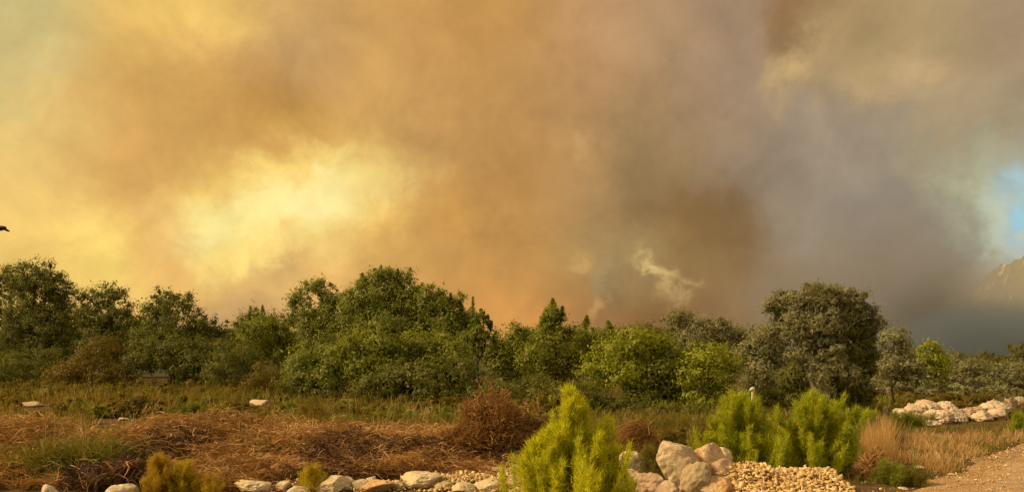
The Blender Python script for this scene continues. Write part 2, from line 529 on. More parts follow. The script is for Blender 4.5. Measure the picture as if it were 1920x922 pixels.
M = {}
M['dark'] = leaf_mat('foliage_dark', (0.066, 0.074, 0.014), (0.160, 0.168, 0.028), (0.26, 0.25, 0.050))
M['pine'] = leaf_mat('foliage_pine', (0.088, 0.104, 0.015), (0.210, 0.235, 0.032), (0.33, 0.345, 0.055))
M['mid'] = leaf_mat('foliage_mid', (0.105, 0.120, 0.013), (0.230, 0.248, 0.026), (0.35, 0.36, 0.045))
M['light'] = leaf_mat('foliage_light', (0.150, 0.165, 0.012), (0.300, 0.325, 0.024), (0.43, 0.44, 0.045))
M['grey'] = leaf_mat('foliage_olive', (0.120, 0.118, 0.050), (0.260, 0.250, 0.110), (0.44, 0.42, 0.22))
M['brownish'] = leaf_mat('foliage_brownish', (0.095, 0.072, 0.009), (0.190, 0.142, 0.018), (0.280, 0.205, 0.034))
M['far'] = leaf_mat('foliage_far', (0.085, 0.088, 0.018), (0.15, 0.15, 0.034), (0.22, 0.21, 0.06))
M['sapling'] = leaf_mat('needles_young', (0.40, 0.41, 0.012), (0.64, 0.62, 0.022), (0.82, 0.75, 0.06), trans=0.5, patch=3.0)
M['sapling_deep'] = leaf_mat('needles_young_deep', (0.17, 0.215, 0.012), (0.35, 0.40, 0.022), (0.58, 0.58, 0.06), trans=0.48, patch=2.2)
M['weed'] = leaf_mat('weed_yellow', (0.25, 0.17, 0.012), (0.47, 0.32, 0.025), (0.60, 0.42, 0.06), trans=0.4, patch=5)
M['bracken'] = leaf_mat('bracken_dry', (0.15, 0.070, 0.022), (0.40, 0.220, 0.075), (0.70, 0.45, 0.18), trans=0.25, patch=1.1)
M['bracken_dark'] = leaf_mat('bracken_dead_shaded', (0.035, 0.018, 0.010), (0.085, 0.045, 0.024), (0.22, 0.13, 0.07), trans=0.1, patch=1.6)  # dead fronds, with the shade of the bank's hollows put into their colour
M['redbrown'] = leaf_mat('shrub_dry', (0.14, 0.070, 0.022), (0.32, 0.175, 0.055), (0.52, 0.31, 0.12), trans=0.3, patch=1.8)
M['straw'] = leaf_mat('straw', (0.28, 0.17, 0.06), (0.52, 0.33, 0.13), (0.72, 0.52, 0.26), trans=0.3, patch=0.8)
M['grass'] = leaf_mat('grass_olive', (0.10, 0.090, 0.010), (0.19, 0.160, 0.022), (0.34, 0.25, 0.055), trans=0.35, patch=0.35)
M['strap'] = leaf_mat('strap_leaves', (0.09, 0.085, 0.012), (0.19, 0.165, 0.025), (0.34, 0.30, 0.07), trans=0.3, patch=3)
M['trunk'] = bark_mat('bark_brown', (0.035, 0.025, 0.015), (0.11, 0.08, 0.05))
M['olive_bark'] = bark_mat('bark_olive', (0.10, 0.085, 0.055), (0.30, 0.26, 0.18))
M['stem'] = bark_mat('bark_young', (0.10, 0.06, 0.03), (0.22, 0.14, 0.07))
M['deadwood'] = bark_mat('deadwood', (0.22, 0.17, 0.11), (0.42, 0.33, 0.22))
M['cutwood'] = bark_mat('cut_wood', (0.60, 0.50, 0.32), (0.80, 0.70, 0.48))
M['rock_cream'] = rock_mat('limestone_cream', (0.72, 0.57, 0.33), (0.78, 0.66, 0.43), (0.44, 0.33, 0.17))
M['rock_orange'] = rock_mat('limestone_orange', (0.68, 0.42, 0.18), (0.74, 0.57, 0.34), (0.46, 0.25, 0.10))
M['rock_grey'] = rock_mat('limestone_grey', (0.52, 0.40, 0.22), (0.66, 0.54, 0.33), (0.34, 0.25, 0.13))
M['rock_pink'] = rock_mat('limestone_pinkish', (0.58, 0.41, 0.25), (0.68, 0.52, 0.34), (0.36, 0.24, 0.14))
M['rock_wall'] = rock_mat('limestone_folded', (0.74, 0.58, 0.38), (0.80, 0.69, 0.49), (0.40, 0.28, 0.16), strata=True)
M['gravel'] = leaf_mat('gravel_ochre', (0.24, 0.15, 0.06), (0.66, 0.46, 0.20), (0.90, 0.76, 0.46), trans=0.0, patch=5.0, gloss=0.01)
M['ground'] = ground_mat()
M['road'] = road_mat()

# ------------------------------------------------------------------ ground, road, hills
gx = warpgrid(260, 4.6, 1500.0)
gy = 14 + warpgrid(320, 5.2, 2400.0)
X, Y = np.meshgrid(gx, gy)
fade = smooth01((140 - np.hypot(X, Y - 14)) / 80)
Z = height(X, Y) * fade
V = np.stack([X, Y, Z], -1).reshape(-1, 3)
idx = np.arange(len(V)).reshape(X.shape)
Fc = np.stack([idx[:-1, :-1], idx[:-1, 1:], idx[1:, 1:], idx[1:, :-1]], -1).reshape(-1, 4)
tag(mesh_ob('ground', V, Fc, M['ground'], smooth=True), kind='structure')


def edge_left(s):       # road's left edge, param s in metres of depth
    xs = np.interp(s, [-20, 4, 9, 12.2, 14.5, 18.9, 30, 60], [-6.0, 1.6, 4.0, 5.9, 8.0, 12.3, 23.0, 54.0])
    return xs + 0.16 * np.sin(s * 2.7) + 0.09 * np.sin(s * 7.1) + 0.05 * np.sin(s * 17.3)


def surf(x, y):
    return height(x, y) + 0.045 * smooth01((x - edge_left(y)) / 0.25)


ss = np.linspace(-20, 60, 320)
tt = np.linspace(0, 1, 40)
S2, T2 = np.meshgrid(ss, tt, indexing='ij')
RX = edge_left(S2) + T2 * 5.5
RY = S2 - T2 * 3.0
RZ = height(RX, RY) + 0.028 + 0.02 * np.sin(T2 * np.pi) - 0.014 * np.exp(-((T2 - .20) / .05) ** 2) - 0.014 * np.exp(-((T2 - .52) / .05) ** 2) + 0.008 * np.sin(RX * 5.1 + 2 * np.sin(RY * 3.3)) * (T2 > .02) - 0.03 * (T2 < 0.01) - 0.03 * (T2 > 0.99)
V = np.stack([RX, RY, RZ], -1).reshape(-1, 3)
idx = np.arange(len(V)).reshape(RX.shape)
Fc = np.stack([idx[:-1, :-1], idx[:-1, 1:], idx[1:, 1:], idx[1:, :-1]], -1).reshape(-1, 4)
tag(mesh_ob('dirt_road', V, Fc, M['road'], smooth=True), kind='structure')


def hill():
    m, T, out = new_mat('hillside_scrub_rock')
    g = T.node('ShaderNodeNewGeometry'); pos = g.outputs['Position']
    a = T.noise(pos, 0.030, 6.0, 0.7, 0.0)
    b_ = T.noise(pos, 0.16, 5.0, 0.7)
    c = T.mix(T.maprange(b_, 0.35, 0.65, 0, 1), (0.13, 0.15, 0.08), (0.22, 0.22, 0.12))
    c = T.mix(T.maprange(a, 0.56, 0.62, 0, 1, True), c, (0.66, 0.56, 0.44))
    p = T.node('ShaderNodeBsdfPrincipled'); T.l.new(c, p.inputs['Base Color']); p.inputs['Roughness'].default_value = 1
    T.l.new(p.outputs[0], out.inputs[0])
    # ridge: rises to the right behind the smoke
    D0 = 950.0
    us = np.linspace(-0.1, 1.6, 150); vs_ = np.linspace(0, 1, 60)
    U2, V2 = np.meshgrid(us, vs_, indexing='ij')
    px = 1700 + U2 * 400
    top = np.interp(px, [1600, 1830, 1874, 1886, 1898, 1910, 1925, 1990, 2100, 2400], [655, 615, 520, 486, 490, 482, 480, 440, 420, 400])
    topz = CAMZ + (HOR - top) / F * D0
    ridge = np.sin(V2 * np.pi)
    Xh = (px - 960) / F * D0 * (1 + 0.35 * (V2 - 0.5))
    Yh = D0 + (V2 - 0.5) * 620
    Zh = np.empty_like(Xh)
    for i in range(Xh.shape[0]):
        for j in range(Xh.shape[1]):
            nz = mnoise.fractal(Vector((Xh[i, j] * 0.012, Yh[i, j] * 0.012, 0)), 1.0, 2.0, 6)
            Zh[i, j] = -3 + (topz[i, j] + 3) * ridge[i, j] ** 0.8 + nz * 13 * ridge[i, j]
    V = np.stack([Xh, Yh, Zh], -1).reshape(-1, 3)
    idx = np.arange(len(V)).reshape(Xh.shape)
    Fc = np.stack([idx[:-1, :-1], idx[1:, :-1], idx[1:, 1:], idx[:-1, 1:]], -1).reshape(-1, 4)
    tag(mesh_ob('hillside', V, Fc, m, smooth=True), kind='structure')


hill()


# ------------------------------------------------------------------ smoke (real volumes between the trees and the sky)
def smoke(name, px, py, rx, ry, D, depth, dens, scat, absb, nscale=1.6, power=1.0, label=None):
    """billowing plume: an ellipsoid of air whose density falls off to nothing inside its own boundary"""
    m, T, out = new_mat(name + '_volume')
    tcn = T.node('ShaderNodeTexCoord')
    o3 = tcn.outputs['Object']
    ln = T.node('ShaderNodeVectorMath', operation='LENGTH'); T.l.new(o3, ln.inputs[0])
    n = T.noise(o3, nscale, 3.0, 0.55, 0.4)
    f = T.math('ADD', T.math('SUBTRACT', 1.0, ln.outputs['Value']), T.math('MULTIPLY', T.math('SUBTRACT', n, 0.5), 1.1))
    edge = T.maprange(ln.outputs['Value'], 0.75, 0.98, 1.0, 0.0, True)
    f = T.math('MULTIPLY', T.maprange(f, 0.05, 0.75, 0.0, 1.0, True), edge)
    f = T.math('POWER', f, power)
    dn = T.math('MULTIPLY', f, dens)
    sc_ = T.node('ShaderNodeVolumeScatter'); sc_.inputs['Color'].default_value = (*scat, 1)
    sc_.inputs['Anisotropy'].default_value = 0.2
    T.l.new(dn, sc_.inputs['Density'])
    ab = T.node('ShaderNodeVolumeAbsorption'); ab.inputs['Color'].default_value = (*absb, 1)
    T.l.new(dn, ab.inputs['Density'])
    ad = T.node('ShaderNodeAddShader'); T.l.new(sc_.outputs[0], ad.inputs[0]); T.l.new(ab.outputs[0], ad.inputs[1])
    T.l.new(ad.outputs[0], out.inputs['Volume'])
    import bmesh
    bm = bmesh.new(); bmesh.ops.create_icosphere(bm, subdivisions=3, radius=1.0)
    me = bpy.data.meshes.new(name); bm.to_mesh(me); bm.free(); me.materials.append(m)
    o = bpy.data.objects.new(name, me); COL.objects.link(o)
    o.location = tuple(at(px, py, D)); o.scale = (rx / F * D, depth, ry / F * D)
    tag(o, kind='stuff')
    return o


USE_SMOKE = True
if USE_SMOKE:
    smoke('smoke', 1660, 560, 330, 230, 520, 90, 0.012, (0.40, 0.39, 0.38), (0.56, 0.55, 0.54), 1.3)
    smoke('smoke', 1780, 590, 140, 130, 480, 70, 0.035, (0.37, 0.40, 0.43), (0.42, 0.45, 0.48), 1.6)
    smoke('smoke', 1310, 430, 130, 105, 420, 40, 0.010, (0.30, 0.22, 0.12), (0.5, 0.42, 0.28), 1.9)
    smoke('smoke', 1195, 600, 90, 70, 400, 30, 0.012, (0.32, 0.20, 0.10), (0.5, 0.40, 0.25), 2.2)
    smoke('smoke', 450, 580, 110, 70, 420, 35, 0.010, (0.36, 0.28, 0.22), (0.55, 0.50, 0.50), 1.9)
    smoke('smoke', 1890, 650, 290, 115, 300, 70, 0.060, (0.235, 0.30, 0.38), (0.34, 0.37, 0.41), 1.5)
    smoke('smoke', 1930, 540, 150, 130, 360, 60, 0.011, (0.62, 0.62, 0.60), (0.8, 0.8, 0.8), 1.5)


# ------------------------------------------------------------------ trees
def crown_geo(blobs, base, leaf, dens, droop=0.0, up=0.3, fill=0.35, clump=0.30, long=1.6, seed=0):
    """blobs: (x, y, z, rx, ry, rz) in world metres; leaves as small diamonds gathered in clumps on each lobe"""
    r = np.random.default_rng(seed)
    Cs, Ns = [], []
    for (bx, by, bz, rx, ry, rz) in blobs:
        area = 4 * np.pi * ((rx * rz) ** 1.6 / 3 + (rx * ry) ** 1.6 / 3 + (ry * rz) ** 1.6 / 3) ** (1 / 1.6)
        nc = max(8, int(area * 7.0 * dens / (clump / 0.30) ** 2))
        d = unit(r.normal(size=(nc, 3)))
        d[:, 1] -= 0.25; d = unit(d)
        rad = np.where(r.random(nc) < fill, r.uniform(0.3, 0.85, nc), r.uniform(0.8, 1.08, nc))
        k1, k2 = unit(r.normal(size=(2, 3)))
        rad = rad * (1 + 0.16 * np.sin(d @ k1 * 5 + r.uniform(0, 6)) + 0.12 * np.sin(d @ k2 * 9 + r.uniform(0, 6)))
        cc = np.array([bx, by, bz]) + d * rad[:, None] * np.array([rx, ry, rz])
        nl = 52
        cr = clump * r.uniform(0.35, 1.3, nc) * min(1.0, 0.5 + 0.5 * min(rx, rz) / 0.6)
        off = r.normal(size=(nc, nl, 3)) * 0.55
        P = cc[:, None, :] + off * cr[:, None, None] * np.array([1, 1, 0.8])
        N = unit(off + 0.9 * d[:, None, :] + np.array([0, 0, up]))
        P = P.reshape(-1, 3); N = N.reshape(-1, 3)
        Cs.append(P); Ns.append(N)
    C = np.concatenate(Cs); N = np.concatenate(Ns)
    k = C[:, 2] > base[2] + 0.05
    C, N = C[k], N[k]
    n = len(C)
    # the leaf lies roughly across the outward normal
    t = unit(np.cross(N, unit(r.normal(size=(n, 3)))))
    t = unit(t + 0.45 * r.normal(size=(n, 3)) + np.array([0, 0, -droop]))
    s = np.cross(N, t)
    L = leaf * 0.74 * r.uniform(0.55, 1.35, n)[:, None]
    return quads(C, t * L * 0.5 * long, unit(s) * L * 0.36)


NTREE = [0]


def tree(name, label, D, blobs, base, mat, leaf=0.12, dens=1.0, trunk_r=0.11, bark='trunk', stems=1, cat='tree', group=None,
         clump=0.32, droop=0.0, long=1.6, limbs=True, depth=0.9, up=0.3, fill=0.35, spires=()):
    """blobs in photo pixels (px, py, rx, ry[, distance offset]) seen at distance D; base = px of the foot"""
    NTREE[0] += 1
    seed = 100 + NTREE[0]
    rs = random.Random(seed)
    bxm = (base - 960) / F * D
    foot = np.array([bxm, D, float(height(bxm, D)) - 0.03])
    k = D / F
    B = []
    for b in blobs:
        off = b[4] if len(b) > 4 else rs.uniform(-0.4, 0.4) * b[2] * k
        c = at(b[0], b[1], D) + np.array([0, off, 0])
        B.append((c[0], c[1], c[2], b[2] * k * 0.93, b[2] * k * depth, b[3] * k * 0.93))
    root = empty(name, foot)
    tag(root, label, cat, group)
    Bl = [(x - foot[0], y - foot[1], z - foot[2], a, b_, c_) for (x, y, z, a, b_, c_) in B]
    V, Fq = crown_geo(Bl, np.zeros(3), leaf, dens, droop, up, fill, clump, long, seed)
    mesh_ob('crown', V, Fq, M[mat], root)
    # trunk(s) and limbs
    topb = max(Bl, key=lambda q: q[2])
    for s in range(stems):
        a = np.array([rs.uniform(-.15, .15) * (s > 0), rs.uniform(-.1, .1), -0.05])
        tgt = np.array(topb[:3]) if s == 0 else np.array(Bl[s % len(Bl)][:3])
        P = bend(a, tgt, 8, 0.12, 0, rs)
        tube('trunk', P, np.linspace(trunk_r, trunk_r * 0.3, 8) * (1.0 if s == 0 else 0.75), M[bark], root, 8)
    if limbs:
        for i, q in enumerate(Bl[:6]):
            if q is topb: continue
            st = P[2 + i % 4]
            tube('limb', bend(st, np.array(q[:3]), 5, 0.15, 0.05, rs), np.linspace(trunk_r * 0.5, trunk_r * 0.15, 5), M[bark], root, 6)
    for (px, py, h, w) in spires:      # leader shoots standing out of the crown
        tip = at(px, py, D) - foot
        lo = tip - np.array([rs.uniform(-.1, .1), 0, h * k])
        n = 260
        t = R.random(n)
        ax = lo[None] * (1 - t[:, None]) + tip[None] * t[:, None]
        d = unit(np.stack([R.normal(size=n), R.normal(size=n), R.uniform(0.4, 1.8, n)], -1))
        Ls = (w * k * (1.1 - t) + 0.05)
        Vb, Fb = blades(ax, d, Ls, np.full(n, 0.05), 0.05, 2)
        mesh_ob('leader_shoot', Vb, Fb, M[mat], root)
    return root


G_TREE = None
# left group ------------------------------------------------------------
tree('evergreen_tree', 'tall dark evergreen tree at the far left with a knobbly flat top', 50,
     [(66, 528, 42, 36), (98, 530, 32, 38), (118, 565, 24, 42), (60, 590, 60, 52), (100, 620, 52, 50), (40, 640, 45, 55), (92, 670, 50, 40)], 75, 'dark', dens=0.9, trunk_r=0.2, up=0.4)
tree('grey_green_tree', 'greyer evergreen tree cut by the left frame edge, sky glinting through its middle', 56,
     [(-15, 530, 42, 40), (26, 528, 30, 36), (-5, 580, 48, 34), (-20, 650, 50, 50), (22, 655, 30, 42)], 2, 'dark', dens=0.7, trunk_r=0.2)
tree('open_crowned_tree', 'dark tree with a ragged see-through left side, right of the tallest left tree', 49,
     [(198, 552, 30, 26), (222, 578, 30, 40), (190, 590, 40, 46), (158, 556, 22, 20), (150, 590, 15, 22), (242, 610, 26, 46), (195, 640, 50, 46)], 200, 'dark', dens=0.62, trunk_r=0.15, fill=0.5)
tree('round_headed_tree', 'evergreen tree with two round knobs on top, left of the purplish smoke', 47,
     [(300, 568, 33, 30), (288, 590, 30, 32), (345, 572, 20, 26), (322, 615, 48, 40), (375, 603, 24, 24), (395, 625, 26, 34), (350, 650, 60, 44), (290, 650, 46, 44), (412, 640, 16, 24)], 330, 'dark', dens=0.95, trunk_r=0.16)
tree('low_broad_tree', 'low dark broad tree with a black hollow under its crown', 44,
     [(320, 660, 60, 36), (372, 676, 55, 40), (268, 672, 36, 30), (420, 672, 42, 46), (345, 700, 32, 20)], 325, 'dark', dens=0.9, trunk_r=0.12)
tree('brown_green_shrub', 'wide brownish green shrub at the foot of the left trees', 44,
     [(175, 690, 62, 36), (120, 705, 52, 26), (215, 705, 42, 24), (185, 655, 42, 30)], 170, 'brownish', leaf=0.10, dens=1.0, trunk_r=0.05, cat='shrub')
tree('dark_low_shrub', 'very dark low shrub filling the foot of the leftmost trees', 46,
     [(40, 690, 52, 28), (-10, 690, 45, 28), (80, 680, 32, 26)], 40, 'dark', leaf=0.10, dens=1.0, trunk_r=0.06, cat='shrub')
tree('dark_round_shrub', 'dark rounded shrub between the brown grasses and the centre thicket', 41,
     [(440, 690, 44, 40), (412, 705, 34, 26), (468, 672, 28, 34)], 440, 'dark', leaf=0.10, dens=1.1, trunk_r=0.06, cat='shrub')
tree('slim_evergreen_tree', 'small evergreen tree with thin feathery tips in the dip left of centre', 45,
     [(454, 612, 20, 24), (478, 588, 14, 16), (505, 598, 22, 20), (492, 622, 44, 32), (530, 625, 28, 28), (480, 655, 50, 38), (540, 660, 40, 38)], 492, 'mid', dens=0.75, trunk_r=0.11, spires=((470, 575, 26, 8), (492, 572, 26, 8)))
# centre group ----------------------------------------------------------
tree('ragged_oak_tree', 'ragged dark tree with open twiggy crown, left neighbour of the tallest centre tree', 42,
     [(592, 540, 36, 24), (562, 555, 20, 20), (622, 562, 26, 28), (550, 592, 14, 26), (590, 585, 34, 34), (630, 600, 30, 42), (585, 625, 44, 34), (640, 575, 18, 30), (620, 640, 50, 30), (546, 570, 11, 10)], 600, 'pine', dens=0.62, trunk_r=0.13, fill=0.5)
tree('tall_pine_tree', 'tallest pine in the centre with a broad dome of dark green foliage', 38,
     [(720, 520, 34, 22), (690, 530, 24, 22), (752, 535, 36, 30), (715, 560, 56, 36), (772, 575, 34, 42), (680, 585, 38, 42), (735, 610, 66, 42), (700, 640, 55, 36), (658, 572, 22, 26), (655, 610, 32, 34), (795, 615, 34, 34)], 725, 'pine', dens=0.95, trunk_r=0.16, up=0.5,
     spires=((715, 498, 24, 9), (745, 505, 22, 9), (680, 512, 22, 9), (660, 540, 24, 7)))
tree('spreading_pine_tree', 'dark pine with jagged upright tips right of the tallest centre tree', 37,
     [(820, 565, 30, 24), (850, 575, 24, 26), (800, 580, 24, 28), (835, 600, 48, 34), (880, 605, 24, 26), (860, 630, 46, 34), (815, 625, 40, 34), (800, 555, 22, 22)], 840, 'pine', dens=0.9, trunk_r=0.12,
     spires=((822, 540, 30, 10), (845, 550, 26, 9), (800, 552, 26, 8), (862, 562, 26, 8)))
sp = tree('sparse_pine_tree', 'thin pine leader with upcurved bare twigs standing against orange smoke', 36,
     [(893, 600, 8, 20), (905, 590, 6, 9), (915, 600, 8, 7), (900, 625, 22, 14), (880, 640, 24, 24)], 893, 'pine', dens=0.9, trunk_r=0.05, clump=0.16, leaf=0.09, fill=0.6,
     spires=((887, 556, 50, 9), (915, 590, 26, 7), (922, 603, 18, 6)))
tree('bright_scrub_oak', 'brighter green rounded thicket below the tallest centre pine', 31.5,
     [(690, 655, 52, 36), (725, 640, 38, 28), (655, 665, 34, 34), (700, 690, 50, 30)], 692, 'mid', dens=1.05, trunk_r=0.07, cat='bush')
tree('green_scrub_oak', 'mid green rounded thicket with a pale olive top, left of the brighter one', 32.5,
     [(600, 672, 46, 30), (570, 690, 36, 34), (635, 690, 42, 34), (600, 712, 50, 26)], 600, 'pine', dens=1.1, trunk_r=0.07, cat='bush')
tree('olive_scrub_oak', 'olive green thicket with small knobs under the jagged pine', 32,
     [(790, 645, 44, 26), (832, 650, 36, 28), (770, 665, 40, 28), (862, 668, 36, 34), (815, 680, 44, 26)], 815, 'mid', dens=1.0, trunk_r=0.07, cat='bush')
tree('shadowy_thicket', 'near-black broad thicket at the centre, its skirt touching the green grass', 30,
     [(800, 705, 60, 36), (750, 715, 52, 34), (845, 715, 42, 34), (700, 722, 42, 28), (880, 700, 30, 34), (810, 735, 60, 22)], 795, 'dark', dens=1.1, trunk_r=0.08, cat='bush')
tree('brown_olive_shrub', 'small brownish bush above the pale rock slab in the left field', 36,
     [(500, 705, 28, 26), (525, 715, 26, 22), (478, 718, 22, 16)], 502, 'brownish', leaf=0.09, dens=1.1, trunk_r=0.04, cat='shrub')
tree('dark_skirt_shrub', 'dark leafy shrub at the left foot of the centre thicket', 31.5,
     [(560, 722, 36, 26), (605, 735, 40, 22), (648, 736, 40, 20)], 595, 'dark', leaf=0.10, dens=1.1, trunk_r=0.05, cat='shrub')
# right of centre -------------------------------------------------------
tree('gap_pine_tree', 'dark pine sapling group in the low dip right of the thin leader', 36,
     [(935, 655, 32, 26), (968, 640, 30, 30), (950, 690, 46, 36), (985, 625, 16, 18)], 952, 'mid', dens=0.9, trunk_r=0.08,
     spires=((930, 622, 20, 9),))
tree('twin_leader_pine', 'green pine with two tall soft leaders rising into the smoke', 34,
     [(1036, 592, 14, 16), (1040, 604, 18, 20), (1020, 618, 24, 24), (1055, 622, 24, 26), (1035, 650, 48, 32), (1010, 680, 44, 34), (1060, 685, 44, 32)], 1038, 'mid', dens=0.9, trunk_r=0.09,
     spires=((1036, 560, 30, 15), (1024, 578, 26, 13), (1055, 574, 30, 13), (1045, 590, 24, 14), (1016, 596, 20, 10)))
tree('tufted_pine', 'low pine with small tufted tips left of the dark brown smoke', 35,
     [(1100, 625, 20, 14), (1135, 628, 22, 16), (1118, 650, 46, 28), (1090, 672, 36, 30)], 1115, 'mid', dens=0.9, trunk_r=0.08,
     spires=((1101, 592, 26, 12), (1140, 602, 22, 12)))
tree('yellow_green_thicket', 'broad yellow-green thicket directly behind the tip of the large sapling', 31,
     [(1190, 640, 48, 28), (1150, 660, 44, 30), (1225, 645, 30, 28), (1165, 695, 56, 32), (1210, 690, 50, 34), (1120, 700, 40, 32)], 1178, 'light', dens=0.75, trunk_r=0.08, cat='bush')
tree('dusky_back_tree', 'dusky grey-green tree with a lumpy top poking out above the thickets', 43,
     [(1278, 598, 28, 22), (1310, 612, 34, 26), (1345, 622, 30, 24), (1380, 632, 24, 22), (1300, 640, 44, 28), (1350, 650, 46, 28)], 1310, 'grey', dens=1.0, trunk_r=0.14)
tree('mottled_thicket', 'mottled dull green thicket with a black hole at its foot', 31,
     [(1258, 668, 40, 30), (1230, 700, 44, 36), (1275, 715, 30, 38), (1210, 735, 52, 30), (1255, 755, 44, 20)], 1240, 'pine', dens=1.0, trunk_r=0.08, cat='bush')
tree('rounded_green_bush', 'rounded fresh green bush standing left of the grey olive tree', 30,
     [(1325, 670, 50, 32), (1300, 700, 40, 32), (1355, 695, 36, 42), (1320, 740, 42, 34), (1345, 755, 30, 24)], 1328, 'light', dens=0.68, trunk_r=0.07, cat='bush')
tree('grey_olive_shrub', 'greyish shrubby tree filling the space left of the big olive tree', 33,
     [(1425, 640, 34, 30), (1400, 665, 30, 30), (1450, 665, 36, 32), (1425, 700, 52, 34), (1470, 710, 36, 32), (1410, 740, 36, 24)], 1430, 'grey', dens=1.0, trunk_r=0.08)
tree('low_dark_undergrowth', 'low dark undergrowth behind the two bright shrubs', 30,
     [(1440, 745, 44, 24), (1490, 745, 34, 22), (1390, 755, 26, 20)], 1445, 'dark', leaf=0.1, dens=1.0, trunk_r=0.05, cat='shrub')
tree('low_dark_undergrowth', 'dark undergrowth between the brown mound and the mottled thicket', 28,
     [(1180, 765, 48, 20), (1120, 755, 46, 26), (1070, 740, 40, 34), (1240, 775, 50, 16), (1300, 775, 36, 16)], 1160, 'dark', leaf=0.1, dens=1.0, trunk_r=0.05, cat='shrub')
tree('low_dark_undergrowth', 'shadowed undergrowth behind the red-brown dry bush', 29,
     [(960, 735, 44, 28), (1010, 735, 40, 28), (910, 740, 36, 26)], 965, 'dark', leaf=0.1, dens=1.0, trunk_r=0.05, cat='shrub')


# the big olive tree -------------------------------------------------------
def olive():
    D = 26.5
    foot = gpt(1552, CAMZ * F / D + HOR); foot[2] -= 0.03
    root = empty('olive_tree', foot)
    tag(root, 'large silvery olive tree with forked pale trunks, right of centre', 'tree')
    k = D / F
    rs = random.Random(5)

    def L(px, py, off=0.0):
        return at(px, py, D) + np.array([0, off, 0]) - foot
    groups = [
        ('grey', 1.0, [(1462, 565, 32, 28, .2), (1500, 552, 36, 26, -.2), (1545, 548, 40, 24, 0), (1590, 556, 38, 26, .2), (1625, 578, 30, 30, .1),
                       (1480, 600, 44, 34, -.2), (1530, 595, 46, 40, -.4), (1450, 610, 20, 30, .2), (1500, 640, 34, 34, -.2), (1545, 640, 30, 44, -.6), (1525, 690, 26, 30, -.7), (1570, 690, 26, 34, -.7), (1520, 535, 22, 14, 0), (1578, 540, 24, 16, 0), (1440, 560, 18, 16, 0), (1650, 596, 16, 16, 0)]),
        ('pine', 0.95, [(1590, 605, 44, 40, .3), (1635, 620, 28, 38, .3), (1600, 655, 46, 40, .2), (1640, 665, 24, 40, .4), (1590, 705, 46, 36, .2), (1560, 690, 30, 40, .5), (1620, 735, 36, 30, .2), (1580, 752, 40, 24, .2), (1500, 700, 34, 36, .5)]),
    ]
    for i, (mat, dn, bl) in enumerate(groups):
        Bl = []
        for (px, py, rx, ry, off) in bl:
            c = L(1548 + (px - 1548) * .94, py + 8, off)
            Bl.append((c[0], c[1], c[2], rx * k * .84, rx * k * .85, ry * k * .86))
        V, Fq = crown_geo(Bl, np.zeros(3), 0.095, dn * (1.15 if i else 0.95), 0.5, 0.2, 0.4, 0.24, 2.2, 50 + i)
        c = mesh_ob('crown', V, Fq, M[mat if i == 0 else 'dark'], root)  # lit left and shaded right of the crown painted by two leaf colours
        tag(c, 'grey-green left side of the crown, sunlight put into its leaf colour' if i == 0 else 'right side of the crown, shade put into its darker leaf colour')
    # drooping fringe along the top
    for (a, b, mid) in [((1560, 775), (1522, 640), (1546, 715)), ((1548, 775), (1480, 610), (1512, 700)), ((1562, 775), (1590, 600), (1566, 690)),
                        ((1570, 775), (1620, 650), (1600, 720)), ((1552, 775), (1545, 600), (1553, 690))]:
        A = L(*a); A[2] = -0.05; B = L(*b, 0.0); Mi = L(*mid, -0.15)
        t = np.linspace(0, 1, 9)[:, None]
        P = (1 - t) ** 2 * A + 2 * t * (1 - t) * Mi + t ** 2 * B
        P[1:-1] += np.array([[rs.uniform(-.04, .04) for _ in range(3)] for _ in range(7)])
        tube('trunk', P, np.linspace(0.115, 0.035, 9), M['olive_bark'], root, 9)
    for i in range(12):
        a = L(rs.uniform(1500, 1580), rs.uniform(640, 700)); b = L(rs.uniform(1450, 1640), rs.uniform(545, 610), rs.uniform(-.6, .3))
        tube('limb', bend(a, b, 6, 0.12, 0.04, rs), np.linspace(0.035, 0.01, 6), M['olive_bark'], root, 6)


olive()

# right background ------------------------------------------------------
tree('dusty_tree', 'dusty grey tree hugging the right side of the big olive', 31,
     [(1672, 640, 28, 26), (1690, 665, 30, 30), (1662, 690, 28, 36), (1700, 700, 36, 30)], 1680, 'grey', dens=1.0, trunk_r=0.07)
tree('pale_green_tree', 'small pale yellow-green tree with a rounded top right of the olive', 38,
     [(1747, 652, 20, 17), (1738, 672, 28, 22), (1765, 678, 26, 22), (1750, 700, 38, 26), (1720, 705, 26, 22)], 1748, 'light', dens=0.8, trunk_r=0.07)
tree('fluffy_grey_bush', 'fluffy greyish bush between the pale green tree and the right edge', 40,
     [(1805, 690, 24, 20), (1830, 695, 24, 18), (1790, 708, 30, 20), (1835, 712, 32, 18), (1700, 715, 40, 16)], 1812, 'grey', dens=0.8, trunk_r=0.05, cat='bush')
tree('fluffy_grey_bush', 'low grey scrub at the right edge above the rock ridge', 40,
     [(1880, 705, 36, 22), (1915, 700, 32, 26), (1940, 712, 30, 24), (1858, 716, 30, 16)], 1895, 'grey', dens=0.9, trunk_r=0.05, cat='bush')
for (D, px, lab, bl) in [
    (95, 1905, 'hazy dark tree at the right edge below the rocky hillside', [(1900, 664, 34, 18), (1925, 660, 34, 24), (1880, 690, 44, 24), (1935, 690, 44, 30)]),
    (105, 1840, 'hazy low tree at the foot of the dark smoke, left of the right-edge tree', [(1835, 668, 28, 14), (1860, 682, 36, 18), (1810, 682, 34, 18), (1840, 700, 50, 18)]),
    (100, 1775, 'hazy tree behind the pale green tree', [(1790, 672, 26, 16), (1765, 690, 40, 20), (1715, 664, 34, 22), (1700, 690, 40, 24)])]:
    tree('far_tree', lab, D, bl, px, 'far', dens=0.35, trunk_r=0.15, leaf=0.26, clump=0.7, limbs=False)
